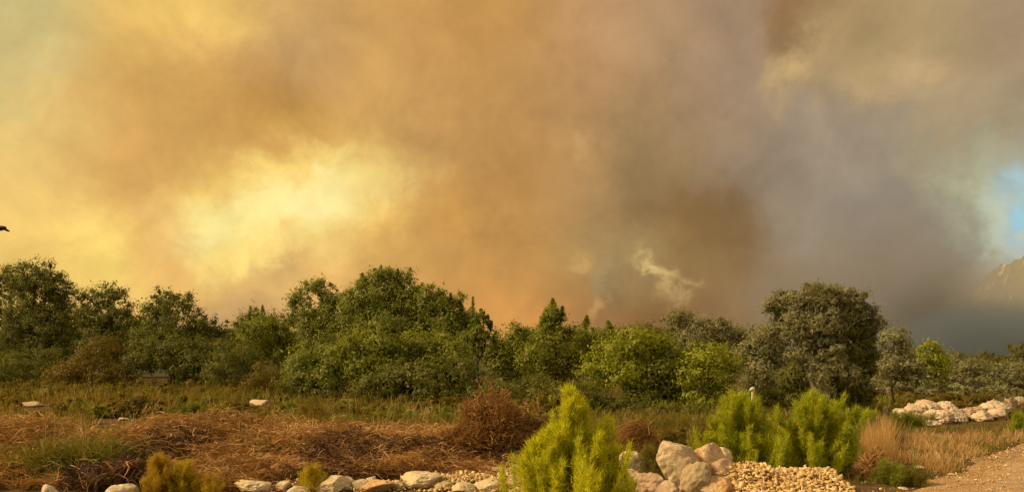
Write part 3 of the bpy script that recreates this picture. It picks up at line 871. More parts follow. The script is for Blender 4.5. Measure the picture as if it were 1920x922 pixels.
# trees behind that close the gaps between the front crowns
for (D, base, bl, lab) in [
    (62, 130, [(120, 625, 70, 50), (170, 622, 50, 44), (230, 630, 50, 44), (270, 628, 40, 40), (40, 640, 60, 55)], 'far dark tree glimpsed between the left trees'),
    (60, 430, [(400, 650, 60, 36), (430, 632, 30, 30), (470, 640, 55, 44), (540, 630, 50, 48)], 'far dark tree behind the dip left of centre'),
    (52, 700, [(640, 610, 50, 40), (700, 600, 60, 50), (800, 610, 60, 44), (870, 630, 50, 36)], 'far dark tree behind the tallest centre pine'),
    (56, 960, [(920, 650, 50, 34), (1000, 650, 60, 40), (1080, 648, 50, 34)], 'far tree behind the dip right of centre'),
    (54, 1230, [(1180, 640, 60, 34), (1250, 638, 50, 38), (1380, 655, 60, 36), (1420, 640, 30, 30)], 'far tree behind the yellow-green thickets')]:
    tree('background_tree', lab, D, bl, base, 'dark', leaf=0.17, dens=0.7, trunk_r=0.14, clump=0.42)


# ------------------------------------------------------------------ saplings and shrubs
def sapling(name, label, px, D, top, halfw, n_br, mat, mat2=None, needle=0.10, n_need=16000, lean=0.0, cat='pine sapling', leaders=(), shape=0.8, low=0.0, group=None):
    """a young pine: central leader, upswept branches, each clothed in soft needles"""
    x = (px - 960) / F * D
    foot = np.array([x, D, float(height(x, D)) - 0.02])
    H = CAMZ + (HOR - top) / F * D - foot[2]
    W_ = halfw / F * D
    root = empty(name, foot); tag(root, label, cat, group)
    rs = random.Random(int(px * 7 + top)); r = np.random.default_rng(int(px * 3 + top))
    st = bend((0, 0, -0.03), (lean, 0, H * 0.97), 8, 0.03, 0, rs)
    tube('trunk', st, np.linspace(0.028, 0.006, 8) * H / 1.5, M['stem'], root, 7)
    axes, lens = [(st[2], st[-1], 0.3)], []
    for i in range(n_br):
        t = low + (1 - low) * (i + rs.random()) / n_br * 0.96
        ang = i * 2.39996 + rs.uniform(-.3, .3)
        reach = W_ * (1 - t) ** shape * rs.choice((0.5, 0.8, 1.0, 1.18)) * rs.uniform(0.85, 1.1) + 0.02 * H
        ts = max(0.0, t - 0.10 - 0.55 * reach / H * rs.uniform(.8, 1.4))
        z0 = st[0] * (1 - ts) + st[-1] * ts
        b = np.array([z0[0] + math.cos(ang) * reach, math.sin(ang) * reach, t * H * 0.97])
        P = bend(z0, b, 5, 0.10, -0.10, rs)
        tube('branch', P, np.linspace(0.010, 0.003, 5) * H / 1.5, M['stem'], root, 5)
        axes.append((z0, b, 0.2)); lens.append(reach)
        for k in range(3):
            u_ = rs.uniform(0.3, 1.0); c0 = P[0] * (1 - u_) + P[-1] * u_
            axes.append((c0, c0 + np.array([math.cos(ang + rs.uniform(-1, 1)) * .5, math.sin(ang + rs.uniform(-1, 1)) * .5, 1.7]) * (reach * 0.26 + .035) * rs.uniform(.5, 1.3), 0.0))
    for (lx, ly) in leaders:
        tip = np.array([(lx - px) / F * D, rs.uniform(-.1, .1), CAMZ + (HOR - ly) / F * D - foot[2]])
        z0 = np.array([tip[0] * 0.45, 0, tip[2] * 0.3])
        tube('branch', bend(z0, tip, 5, 0.06, -0.12, rs), np.linspace(0.012, 0.003, 5) * H / 1.5, M['stem'], root, 5)
        for q in range(4):
            axes.append((z0 * (1 - .2 * q) + tip * .2 * q, tip, 0.1))
        for q in range(9):
            u_ = 0.25 + .07 * q; c0 = z0 * (1 - u_) + tip * u_; an = q * 2.4
            axes.append((c0, c0 + np.array([math.cos(an), math.sin(an), 1.6]) * (1.05 - u_) * 0.22 * H, 0.1))
    A = np.array([a[0] for a in axes]); Bv = np.array([a[1] for a in axes]); lo = np.array([a[2] for a in axes])
    Ln = np.linalg.norm(Bv - A, axis=1) + 0.03
    pick = r.choice(len(axes), size=n_need, p=Ln / Ln.sum())
    t = lo[pick] + (1 - lo[pick]) * r.random(n_need) ** 0.8
    P = A[pick] * (1 - t[:, None]) + Bv[pick] * t[:, None] + r.normal(size=(n_need, 3)) * 0.022
    axd = unit(Bv[pick] - A[pick])
    d = unit(axd * 0.9 + r.normal(size=(n_need, 3)) * 0.75 + np.array([0, 0, 0.3]))
    Ls = needle * r.uniform(0.6, 1.25, n_need)
    m1 = r.random(n_need) < 0.75 if mat2 else np.ones(n_need, bool)
    V, Fq = blades(P[m1], d[m1], Ls[m1], np.full(m1.sum(), needle * 0.09), 0.0, 1)
    tag(mesh_ob('foliage', V, Fq, M[mat], root), kind='stuff')
    if mat2:
        V, Fq = blades(P[~m1], d[~m1], Ls[~m1], np.full((~m1).sum(), needle * 0.09), 0.0, 1)
        tag(mesh_ob('foliage', V, Fq, M[mat2], root), 'deeper green older needles', kind='stuff')
    return root


sapling('pine_sapling', 'large bright yellow-green pine sapling in the centre foreground', 1070, 10.6, 722, 146, 70, 'sapling', 'sapling_deep', n_need=56000, needle=0.105, shape=1.2,
        leaders=((1142, 790), (1032, 806), (1006, 828), (1154, 842), (975, 880), (1168, 890), (990, 850)))
sapling('pine_sapling', 'bushy lime-green shrub behind the pale boulders, left one of the pair', 1390, 14.0, 734, 88, 64, 'sapling_deep', 'sapling', n_need=46000, needle=0.10, shape=0.6,
        leaders=((1360, 750), (1420, 750), (1335, 785), (1436, 790), (1322, 820), (1375, 745)), cat='young pine')
sapling('pine_sapling', 'wide lime-green shrub in front of the olive trunk, right one of the pair', 1530, 13.9, 736, 90, 64, 'sapling_deep', 'sapling', n_need=48000, needle=0.10, shape=0.6,
        leaders=((1500, 760), (1556, 756), (1480, 790), (1580, 785), (1600, 830), (1515, 748)), cat='young pine')
sapling('pine_sapling', 'smaller green shrub tucked behind the right end of the shrub pair', 1612, 18.0, 768, 44, 34, 'sapling_deep', n_need=20000, needle=0.12, shape=0.5, cat='young pine')
sapling('pine_sapling', 'little yellow-green shoot growing low between the two bright shrubs', 1462, 14.6, 800, 36, 26, 'sapling', n_need=9000, needle=0.10, shape=0.5, cat='young pine')
sapling('yellow_weed', 'taller of two feathery yellow weeds in front of the dry bracken', 300, 11.9, 856, 38, 34, 'weed', n_need=12000, needle=0.07, shape=0.5, cat='weed')
sapling('yellow_weed', 'lower greener yellow weed right beside the tall feathery one', 345, 11.9, 868, 30, 28, 'weed', 'sapling', n_need=8000, needle=0.06, shape=0.5, cat='weed')
sapling('yellow_weed', 'short yellow weed left of the round cream stone', 393, 11.8, 893, 26, 18, 'weed', n_need=4000, needle=0.05, shape=0.5, cat='weed')
sapling('yellow_weed', 'upright yellow weed beside the stone coloured half lit, half shaded', 585, 12.2, 874, 26, 22, 'weed', 'sapling', n_need=6500, needle=0.055, shape=0.4, cat='weed')
sapling('green_weed', 'small green bush at the right edge above the road', 1912, 20.5, 778, 24, 26, 'sapling_deep', n_need=8000, needle=0.10, shape=0.4, cat='weed')
sapling('green_weed', 'round green tuft at the edge of the dry grass near the road', 1826, 17.6, 846, 20, 20, 'strap', n_need=3500, needle=0.08, shape=0.3, cat='weed')
sapling('green_weed', 'low dark green tuft near the bottom edge left of the road', 1675, 12.9, 872, 38, 26, 'mid', n_need=4500, needle=0.08, shape=0.3, cat='weed')
sapling('green_weed', 'small olive tuft at the very edge of the road at the bottom', 1716, 12.8, 884, 22, 18, 'strap', n_need=2800, needle=0.07, shape=0.3, cat='weed')
sapling('green_weed', 'leafy green tuft in front of the folded pale rocks', 1708, 23.0, 782, 34, 30, 'mid', n_need=5000, needle=0.12, shape=0.3, cat='weed')
sapling('green_weed', 'mossy tuft growing behind the rock beside the sapling', 1222, 12.6, 832, 26, 26, 'strap', n_need=4200, needle=0.07, shape=0.35, cat='weed')
sapling('dark_low_shrub', 'small dark dome of a shrub sitting in the green field', 360, 21.6, 756, 36, 40, 'pine', n_need=14000, needle=0.10, shape=0.25, cat='shrub')


def dry_bush(label, px, D, top, halfw, n, name='dry_bush', mat='redbrown', upright=True, tw=0.010, cat='dry bush'):
    x = (px - 960) / F * D
    foot = np.array([x, D, float(height(x, D)) - 0.02])
    H = CAMZ + (HOR - top) / F * D - foot[2]; W_ = halfw / F * D
    root = empty(name, foot); tag(root, label, cat)
    rs = random.Random(int(px)); r = np.random.default_rng(int(px))
    tips = []
    for i in range(26):
        a = rs.uniform(0, 6.283); q = math.sqrt(rs.random())
        b = (math.cos(a) * q * W_, math.sin(a) * q * W_ * 0.8, H * math.sqrt(max(0.08, 1 - 0.85 * q * q)) * rs.uniform(0.7, 1.0))
        tube('stem', bend((b[0] * .25, b[1] * .25, 0), b, 5, 0.12, 0, rs), np.linspace(tw, tw * .4, 5), M['stem'], root, 5)
    if upright:
        a = r.uniform(0, 2 * np.pi, n); q = np.sqrt(r.random(n)); hz = r.random(n) ** 0.7
        env = np.sqrt(np.maximum(0.05, 1 - 0.85 * q * q)) * H * (0.86 + 0.20 * np.sin(a * 3 + q * 5 + px) + 0.16 * np.sin(a * 7 - q * 11))
        P = np.stack([np.cos(a) * q * W_, np.sin(a) * q * W_ * 0.8, env * hz * 0.93], -1)
        d = unit(np.stack([np.cos(a) * q * .6, np.sin(a) * q * .6, np.full(n, 0.8)], -1) + r.normal(size=(n, 3)) * 0.55)
        V, Fq = blades(P, d, r.uniform(0.06, 0.22, n), r.uniform(0.010, 0.034, n), 0.35, 2)
        if mat == 'redbrown':
            q3 = r.random(n) < .3
            V2, F2 = blades(P[q3], d[q3], r.uniform(0.1, 0.26, q3.sum()), r.uniform(0.008, 0.026, q3.sum()), 0.3, 2)
            tag(mesh_ob('seed_heads', V2, F2, M['straw' if px > 980 else 'bracken'], root), kind='stuff')
    else:
        P0 = unit(r.normal(size=(n, 3)) + np.array([0, 0, .2])); P0[:, 2] = np.abs(P0[:, 2])
        P = P0 * np.array([W_, W_ * 0.9, H]) * r.uniform(0.75, 1.02, n)[:, None]
        tgt = np.cross(P0, unit(r.normal(size=(n, 3)) * 0.4 + np.array([0, 1, 0.3])))
        V, Fq = blades(P, unit(tgt + r.normal(size=(n, 3)) * 0.4), r.uniform(0.15, 0.4, n), r.uniform(0.006, 0.014, n), 0.4, 4)
    tag(mesh_ob('twigs', V, Fq, M[mat], root), kind='stuff')
    if not upright:
        V, Fq = blades(P[:900] * 1.04, unit(tgt[:900] + r.normal(size=(900, 3)) * 0.5), r.uniform(0.15, 0.45, 900), r.uniform(0.006, 0.016, 900), 0.3, 4)
        tag(mesh_ob('pale_hair_stems', V, Fq, M['bracken'], root), kind='stuff')
    return root


dry_bush('big red-brown dry bush of upright stalks left of the large sapling', 925, 15.4, 730, 70, 15000)
dry_bush('reddish dry stalks with pale tips just left of the sapling top', 992, 15.9, 756, 42, 6000)
dry_bush('lower brown flank of dry stalks left of the big red-brown bush', 868, 15.2, 800, 40, 5000)
dry_bush('rounded brown tangle of hair-like stems behind the boulders', 1196, 14.8, 790, 52, 7000, name='tangled_bush', upright=False)
dry_bush('small brown dried shrub behind the cream rocks right of the sapling', 1256, 16.5, 800, 36, 3000, mat='brownish')
dry_bush('pale orange dry thistle clump by the dark hollow at lower right', 1640, 13.4, 838, 30, 2600, mat='straw')


def strap_plant():
    foot = gpt(118, 900)
    root = empty('strap_leaf_plant', foot)
    tag(root, 'leaning clump of long green strap leaves at lower left over a dark hollow', 'plant')
    r = np.random.default_rng(3)
    D = foot[1]; k = D / F
    n = 1500
    base = np.stack([r.uniform(-75, 62, n) * k, r.uniform(-0.3, 1.2, n), r.uniform(0.0, 0.25, n)], -1)
    d = unit(np.stack([r.normal(0, .6, n) + 0.1, r.normal(0, .5, n), np.full(n, 1.0)], -1))
    V, Fq = blades(base, d, r.uniform(0.6, 1.3, n), r.uniform(0.015, 0.04, n), 0.55, 5)
    tag(mesh_ob('leaves', V, Fq, M['strap'], root), kind='stuff')
    for i in range(5):
        b = np.array([r.uniform(-40, 60) * k, r.uniform(-.3, .3), 0]); t = b + np.array([r.uniform(-.1, .15), 0, r.uniform(.9, 1.12)])
        tube('flower_stalk', bend(b, t, 5, .08, 0, random.Random(i)), np.linspace(.008, .004, 5), M['straw'], root, 5)


strap_plant()


# dead branches, stake, stumps -----------------------------------------------
def dead_branch(label, pts, r0, D):
    P = np.array([at(a, b, D + c) for a, b, c in pts]); o = P[0].copy()
    root = empty('dead_branch', o); tag(root, label, 'branch')
    tube('stem', P - o, np.linspace(r0, r0 * 0.4, len(P)), M['deadwood'], root, 7)
    rs = random.Random(int(D * 10))
    for i in range(1, len(P) - 1):
        b = P[i] - o + np.array([rs.uniform(-.12, .12), rs.uniform(-.1, .1), rs.uniform(.04, .16)])
        tube('twig', bend(P[i] - o, b, 4, .2, 0, rs), np.linspace(r0 * .4, r0 * .2, 4), M['deadwood'], root, 5)


dead_branch('bleached forked branch lying against the dark hollow at lower left', [(176, 920, 0), (168, 902, 0), (158, 886, .05), (146, 876, .1), (132, 871, .1)], 0.016, 12.5)
dead_branch('thin pale dead branch leaning in the dark edge of the bracken', [(700, 895, 0), (702, 876, 0), (699, 858, .05), (694, 846, .1)], 0.010, 13.6)
dead_branch('thin grey stalk arching above the pale stones', [(770, 892, 0), (776, 882, 0), (760, 876, .05), (730, 876, .1), (712, 878, .1)], 0.007, 13.2)

x, y, z = at(1412, 760, 19.5)
root = empty('broken_stake', (x, y, float(height(x, y)) - .05)); tag(root, 'pale hook-topped broken stake rising behind the left bright shrub', 'stake')
tipz = at(1411, 726, 19.5)[2] - root.location[2]
tube('shaft', [(0.03, 0, 0), (0.0, 0, tipz * .5), (-0.01, 0, tipz - .10), (-0.0, 0, tipz)], [.032, .034, .036, .04], M['cutwood'], root, 8)
tube('hook', [(0.03, 0, tipz - .02), (-0.03, -.01, tipz - .035), (-0.085, -.02, tipz - .07)], [.04, .045, .022], M['cutwood'], root, 8)

for i, (px, lab) in enumerate([(1645, 'stump with the wider white cut face at the foot of the olive thicket'), (1666, 'narrower stump with a small white cut face, right of its wider neighbour')]):
    D = 35.5
    x = (px - 960) / F * D; zb = float(height(x, D))
    root = empty('tree_stump', (x, D, zb)); tag(root, lab, 'stump')
    w = 0.17 if i == 0 else 0.12
    hh = at(px, 728, D)[2] - zb
    hh = max(0.35, hh)
    tube('trunk', [(0, 0, -.05), (0.01, 0, hh * .3), (0, 0, hh - .05)], [w * 1.2, w, w * .95], M['stem'], root, 12)
    tube('cut_face', [(0, 0, hh - .05), (0, 0, hh), (0, 0, hh + .04)], [w * .9, w * .9, w * .7], M['deadwood'], root, 12)


# bird at the left edge ---------------------------------------------------------
def bird():
    D = 42.0
    c = at(-1, 428, D)
    root = empty('bird', c); tag(root, 'dark flying bird in the smoky sky, cut by the left frame edge', 'bird')
    m, T, out = new_mat('bird_dark')
    p = T.node('ShaderNodeBsdfPrincipled'); p.inputs['Base Color'].default_value = (0.03, 0.014, 0.006, 1); p.inputs['Roughness'].default_value = .7
    T.l.new(p.outputs[0], out.inputs[0])
    xs = np.array([-.34, -.28, -.16, 0, .12, .22, .29, .335, .35])
    rr = np.array([.015, .05, .10, .135, .13, .105, .095, .06, .012])
    P = np.stack([xs, np.zeros(9), .02 * np.sin(xs * 6)], -1)
    tube('body', P, rr, m, root, 12)
    mesh_ob('tail', [(-.3, -.04, 0), (-.3, .04, 0), (-.62, .12, .01), (-.62, -.12, .01), (-.3, 0, .03), (-.6, 0, .03)], [(0, 3, 2, 1), (0, 4, 5, 3), (4, 1, 2, 5)], m, root)
    for s in (-1, 1):
        V = [(.14, s * .08, .05), (-.12, s * .08, .04), (.10, s * .55, .03), (-.14, s * .5, .02), (-.04, s * 1.0, -.03), (-.18, s * .95, -.03),
             (.14, s * .08, .03), (-.12, s * .08, .025), (.10, s * .55, .015), (-.14, s * .5, .005)]
        mesh_ob('wing', V, [(0, 1, 3, 2), (2, 3, 5, 4), (6, 8, 9, 7), (8, 4, 5, 9), (0, 2, 8, 6), (2, 4, 8), (1, 7, 9, 3), (3, 9, 5)], m, root)
    tube('beak', [(.335, 0, 0.018), (.37, 0, .013), (.395, 0, 0.0)], [.022, .014, .003], m, root, 6)


bird()


# ------------------------------------------------------------------ rocks
def ico(sub):
    import bmesh
    bm = bmesh.new(); bmesh.ops.create_icosphere(bm, subdivisions=sub, radius=1.0)
    V = np.array([v.co[:] for v in bm.verts]); Fq = np.array([[v.index for v in f.verts] for f in bm.faces]); bm.free()
    return V, Fq


ICO = {k: ico(k) for k in (1, 2, 3, 4, 5)}


def rock_shape(seed, sub, planes=11, rough=0.10, ridge=0.0):
    r = np.random.default_rng(seed)
    V, Fq = ICO[sub]
    d = unit(V)
    Nn = unit(r.normal(size=(planes, 3))); dist = r.uniform(0.62, 0.98, planes)
    q = d @ Nn.T
    rad = np.where(q > 0.05, dist[None] / np.maximum(q, 0.05), 9.0)
    kk = 110.0
    rmin = -np.log(np.exp(-kk * np.minimum(rad, 1.25)).sum(1) + np.exp(-kk * 1.15)) / kk
    out = d * rmin[:, None]
    if rough:
        off = r.uniform(0, 50, 3)
        nz = np.array([mnoise.fractal(Vector(p * 2.2 + off), 0.9, 2.1, 5) for p in out])
        nz2 = np.array([mnoise.noise(Vector(p * 9 + off)) for p in out])
        out = out * (1 + rough * (0.35 * nz - 0.8 * np.abs(nz)) + rough * .2 * nz2)[:, None]
        if ridge:
            ph = (out @ unit(r.normal(size=3) + np.array([0, 0, 1.0]))) * 15 + nz * 5
            out = out * (1 + ridge * (np.abs(np.sin(ph)) ** 0.6 - 0.6))[:, None]
    return out, Fq


def rock(label, px, top, w, D, mat, h=None, seed=1, name='rock', sub=4, rz=0.0, tilt=0.0, aspect=1.0, group=None, rough=.1, ridge=0.0, cat='rock', zoff=0.0):
    k = D / F
    x = (px - 960) * k
    zb = float(height(x, D)) + zoff
    zt = CAMZ + (HOR - top) * k
    H = (h * k) if h else max(zt - zb + 0.06, 0.08)
    Vv, Fq = rock_shape(seed, sub, rough=rough, ridge=ridge)
    lo, hi = Vv.min(0), Vv.max(0)
    Vv = (Vv - (lo + hi) / 2) / (hi - lo)
    Vv = Vv * np.array([w * k, w * k * aspect, H])
    c, s = math.cos(tilt), math.sin(tilt)
    Vv = Vv @ np.array([[c, 0, s], [0, 1, 0], [-s, 0, c]])
    Vv[:, 2] += (zt - zb) - Vv[:, 2].max()
    return tag(mesh_ob(name, Vv, Fq, M[mat], smooth=True, loc=(x, D, zb)), label, cat, group)


fr = [  # px, top, w, D, mat, label
    (96, 910, 40, 11.6, 'rock_cream', 'low pale stone at the lower left corner under the strap leaves'),
    (228, 911, 50, 11.6, 'rock_cream', 'low pale stone left of the tall yellow weed'),
    (473, 903, 66, 12.1, 'rock_cream', 'smooth rounded cream stone at the bottom edge, leftmost of the stone row'),
    (532, 904, 26, 12.4, 'rock_cream', 'small pointed pale stone right of the rounded cream one'),
    (560, 914, 40, 12.1, 'rock_cream', 'flat sliver of pale stone before the stone in two halves'),
    (622, 895, 62, 12.2, 'rock_cream', 'left half of a stone beside the upright weed, sunlight put into its cream colour'),  # sun and shade on one stone painted as two rock colours
    (650, 897, 42, 12.35, 'rock_grey', 'right half of that stone, shade put into its grey colour'),
    (676, 903, 34, 12.3, 'rock_grey', 'blocky grey stone between the stone in two halves and the orange one'),
    (712, 902, 62, 12.1, 'rock_orange', 'orange stone in the middle of the front stone row'),
    (696, 896, 20, 12.5, 'rock_cream', 'little white pointed chip above the orange stone'),
    (745, 906, 34, 12.2, 'rock_grey', 'greyish small stone right of the orange stone'),
    (790, 889, 74, 12.3, 'rock_cream', 'large pale cream stone with a rough arched top in the front row'),
    (832, 905, 36, 12.1, 'rock_grey', 'dark-edged wedge stone right of the arched cream stone'),
    (866, 908, 52, 12.0, 'rock_cream', 'flat light stone at the bottom under the perched white rock'),
    (889, 868, 34, 14.2, 'rock_cream', 'white pointed rock perched at the foot of the red-brown bush'),
    (936, 876, 72, 13.4, 'rock_orange', 'tan-orange flat slab between the white rock and the sapling'),
    (975, 876, 40, 13.6, 'rock_cream', 'light slab touching the left needles of the large sapling'),
    (915, 903, 66, 12.2, 'rock_cream', 'pale grey cream stone at the bottom left of the sapling'),
    (962, 900, 40, 12.5, 'rock_grey', 'small grey stone wedged against the sapling foot'),
    (1186, 848, 54, 13.0, 'rock_cream', 'cream rock with a sharp top right of the large sapling'),
    (1174, 882, 54, 12.4, 'rock_cream', 'bright cream rock below the sharp-topped one'),
    (1216, 892, 54, 12.0, 'rock_pink', 'pinkish grey stone at the bottom between cream rocks and boulder'),
    (1228, 866, 40, 13.0, 'rock_grey', 'shadowed grey stone in the gap left of the boulder'),
    (1274, 830, 84, 12.2, 'rock_grey', 'largest boulder, grey-tan with a pale domed top'),
    (1306, 868, 60, 11.9, 'rock_grey', 'low grey-tan shoulder stone leaning on the largest boulder'),
    (1332, 833, 62, 12.5, 'rock_orange', 'tall orange slab leaning right of the largest boulder'),
    (1358, 862, 50, 12.3, 'rock_pink', 'pinkish brown rock at the right foot of the orange slab'),
    (1352, 842, 40, 13.2, 'rock_cream', 'mossy pale rock behind the orange slab'),
    (1338, 896, 62, 11.8, 'rock_orange', 'rusty brown stone at the bottom beneath the orange slab'),
    (1248, 904, 44, 11.7, 'rock_pink', 'small pinkish stone at the bottom edge before the boulder'),
    (1128, 905, 60, 12.0, 'rock_cream', 'pale stone half hidden behind the right foot of the sapling'),
]
for i, (px, top, w, D, mat, lab) in enumerate(fr):
    big = 'boulder' in lab or 'slab' in lab
    rock(lab, px, top - 5, w * 1.12, D, mat, seed=300 + i * 3, sub=5 if w > 50 else 4, rough=.17, aspect=0.9,
         tilt={1332: 0.3, 1358: 0.3, 1186: -.2, 622: .1, 936: -.1}.get(px, 0.0), name='boulder' if px == 1274 else 'rock', group='stones heaped along the front edge')

wall = [
    (1694, 768, 30, 26.0, 'end knob of the folded pale rock ridge, lowest at its left tip'),
    (1712, 758, 42, 26.2, 'rounded pale rock next to the left tip of the folded ridge'),
    (1738, 751, 52, 26.6, 'cream crest rock with looping folds, left high point of the ridge'),
    (1728, 776, 44, 25.6, 'orange-shadowed fold rock below the left crest'),
    (1762, 770, 46, 25.6, 'tan slanting slab below the left crest of the ridge'),
    (1772, 754, 50, 26.8, 'smooth honey-coloured rock right of the left crest'),
    (1792, 766, 46, 26.2, 'pinkish sloping rock in the middle of the ridge'),
    (1748, 790, 30, 25.0, 'narrow pale slab sticking out of the grass below the ridge'),
    (1822, 763, 56, 27.0, 'whitest flat-topped rock at the low saddle of the ridge'),
    (1842, 772, 34, 26.4, 'blocky grey-shaded rock below the white saddle rock'),
    (1852, 758, 44, 27.4, 'pale rock climbing right out of the saddle'),
    (1872, 750, 44, 27.8, 'cream rock on the rising right part of the ridge'),
    (1868, 768, 36, 26.8, 'striped tan rock under the rising right part'),
    (1892, 747, 34, 28.6, 'bright rock beside the little grey shrub on the ridge'),
    (1912, 746, 30, 30.5, 'pale stone at the right frame edge, highest of the ridge'),
    (1901, 758, 24, 29.0, 'small stone just below the frame-edge one'),
    (1660, 762, 12, 28.0, 'tiny pale stone in the grass under the big olive'),
]
for i, (px, top, w, D, lab) in enumerate(wall):
    rock(lab, px, top - 3, w * 1.12, D - 1.5, 'rock_wall' if i % 5 != 3 else 'rock_pink', seed=700 + i * 5, sub=5 if w > 40 else 4, rough=.34, ridge=.13, aspect=.9, group='rocks of the pale ridge at the right')
sapling('ridge_shrub', 'small grey-green shrub growing among the rocks at the right end of the ridge', 1888, 27.2, 738, 26, 20, 'grey', n_need=3500, needle=.10, shape=.3, cat='shrub')

# a few stones out in the left field
for i, (px, top, w, mat, lab) in enumerate([
    (488, 748, 44, 'rock_cream', 'long flat pale slab in the field below the brown bush'),
    (60, 752, 40, 'rock_pink', 'dull pinkish stone in the field at the far left'),
    (230, 782, 20, 'rock_cream', 'small whitish stone at the upper rim of the bracken'),
    (6, 786, 26, 'rock_grey', 'grey stone touching the left edge in the grass'),
    (1722, 872, 26, 'rock_cream', 'small light flat stone on the verge of the road'),
    (1784, 886, 16, 'rock_cream', 'tiny white stone on the road verge'),
    (1696, 912, 22, 'rock_cream', 'small cream stone at the bottom beside the road'),
    (1832, 916, 18, 'rock_orange', 'small brown stone lying in the road at the bottom')]):
    D = CAMZ * F / (top + w * .25 - HOR)
    rock(lab, px, top, w, D, mat, h=w * .35, seed=900 + i, sub=4, rough=.12, group='loose stones on the open ground')


# rubble ----------------------------------------------------------------------------
def hull(seed):
    import bmesh
    r = np.random.default_rng(seed)
    bm = bmesh.new()
    for p in unit(r.normal(size=(11, 3))) * r.uniform(.75, 1.15, 11)[:, None]:
        bm.verts.new(p)
    res = bmesh.ops.convex_hull(bm, input=bm.verts)
    bmesh.ops.delete(bm, geom=[v for v in bm.verts if not v.link_faces], context='VERTS')
    bm.verts.index_update()
    V = np.array([v.co[:] for v in bm.verts]); Fq = np.array([[v.index for v in f.verts] for f in bm.faces]); bm.free()
    return V, Fq


HULLS = [hull(4000 + i) for i in range(14)]


def rubble(name, n, sampler, s0, s1, mat, seed):
    r = np.random.default_rng(seed)
    P = sampler(r, n)
    parts = []
    shapes = HULLS
    for i in range(len(P)):
        Vv, Fq = shapes[r.integers(0, len(HULLS))]
        s = s0 + (s1 * 1.5 - s0) * r.random() ** 2.4
        a = r.uniform(0, 6.28); c, q = math.cos(a), math.sin(a)
        b2 = r.normal(0, .6); c2, q2 = math.cos(b2), math.sin(b2)
        Vr = (Vv * s * np.array([1.25, r.uniform(.5, 1.), r.uniform(.3, .8)])) @ np.array([[c2, 0, q2], [0, 1, 0], [-q2, 0, c2]]) @ np.array([[c, q, 0], [-q, c, 0], [0, 0, 1]])
        parts.append((Vr + P[i] + np.array([0, 0, s * 0.25]), Fq))
    V, Fq = cat_geo(parts)
    tag(mesh_ob(name, V, Fq, M[mat]), kind='stuff')


def pile(px0, px1, D0, D1, hfun):
    def f(r, n):
        x = r.uniform((px0 - 960) / F * D0, (px1 - 960) / F * D0, n); y = r.uniform(D0, D1, n)
        return np.stack([x, y, height(x, y) + (hfun(x, y) + .03 * np.sin(x * 9 + y * 5)) * r.random(n) ** .3], -1)
    return f


XM = (1470 - 960) / F * 12.5
rubble('rubble', 8200, pile(1366, 1612, 11.45, 13.6, lambda x, y: 0.33 * np.exp(-((y - 12.3) / .75) ** 2) * np.clip(1.15 - 0.55 * np.clip((x - 3.4) / 1.9, 0, 1), 0, 1) * (1 + .2 * np.sin(x * 4))), .010, .044, 'gravel', 1)
rubble('rubble', 4200, pile(805, 1010, 11.9, 14.2, lambda x, y: 0.10 * np.exp(-((y - 12.9) / .9) ** 2)), .010, .036, 'gravel', 2)
rubble('rubble', 700, pile(430, 810, 11.9, 12.9, lambda x, y: 0 * x), .010, .035, 'gravel', 3)
rubble('rubble', 1500, pile(1130, 1370, 11.6, 13.2, lambda x, y: 0 * x), .010, .04, 'gravel', 4)
rubble('rubble', 1600, lambda r, n: (lambda y, o: np.stack([edge_left(y) + o, y, surf(edge_left(y) + o, y)], -1))(r.uniform(11.5, 20, n), r.normal(0.5, 1.1, n)), .006, .024, 'gravel', 5)


# ------------------------------------------------------------------ ground cover
def cover(name, n, region, hmin, hmax, wid, mat, seed, droop=0.25, lean=0.35, seg=2, tuft=1, tr=0.06):
    """blades standing in tufts; region(r, n) -> px, py on the ground in the photo, or world x, y"""
    r = np.random.default_rng(seed)
    x, y = region(r, n)
    x = np.repeat(x, tuft) + r.normal(0, tr, len(x) * tuft); y = np.repeat(y, tuft) + r.normal(0, tr, len(y) * tuft)
    hs = np.repeat(r.uniform(hmin, hmax, len(x) // tuft), tuft) * r.uniform(.6, 1.1, len(x))
    P = np.stack([x, y, surf(x, y) - .01], -1)
    d = unit(np.stack([r.normal(0, lean, len(x)), r.normal(0, lean, len(x)), np.ones(len(x))], -1))
    V, Fq = blades(P, d, hs, wid * (y / 20) ** .6 * r.uniform(.6, 1.4, len(x)), droop, seg)
    return tag(mesh_ob(name, V, Fq, M[mat]), kind='stuff')


def vn(x, y, s, o=0.0):
    return np.array([mnoise.noise(Vector((a * s + o, b * s, o))) for a, b in zip(x, y)])


def reg(px0, px1, D0, D1, cond=None):
    def f(r, n):
        # even in the picture rather than in the field: nearer ground shows larger
        q = r.random(n)
        D = 1 / (1 / D1 + q * (1 / D0 - 1 / D1))
        x = (r.uniform(px0, px1, n) - 960) / F * D
        if cond is not None:
            k = cond(x, D); x, D = x[k], D[k]
        return x, D
    return f


def left_field(x, y):
    k = (x < edge_left(y) - 1.2) & (y > 17.0 + 0.5 * np.sin(x * .9) + .4 * np.sin(x * 2.3))
    for (px_, d_) in ((488, 33.0), (60, 31.5), (230, 25.5), (360, 21.8)):     # keep the ground open in front of what lies in the field
        k &= ~((np.abs(x - (px_ - 960) / F * y) < 1.0) & (y < d_ + .6) & (y > d_ - 7))
    return k



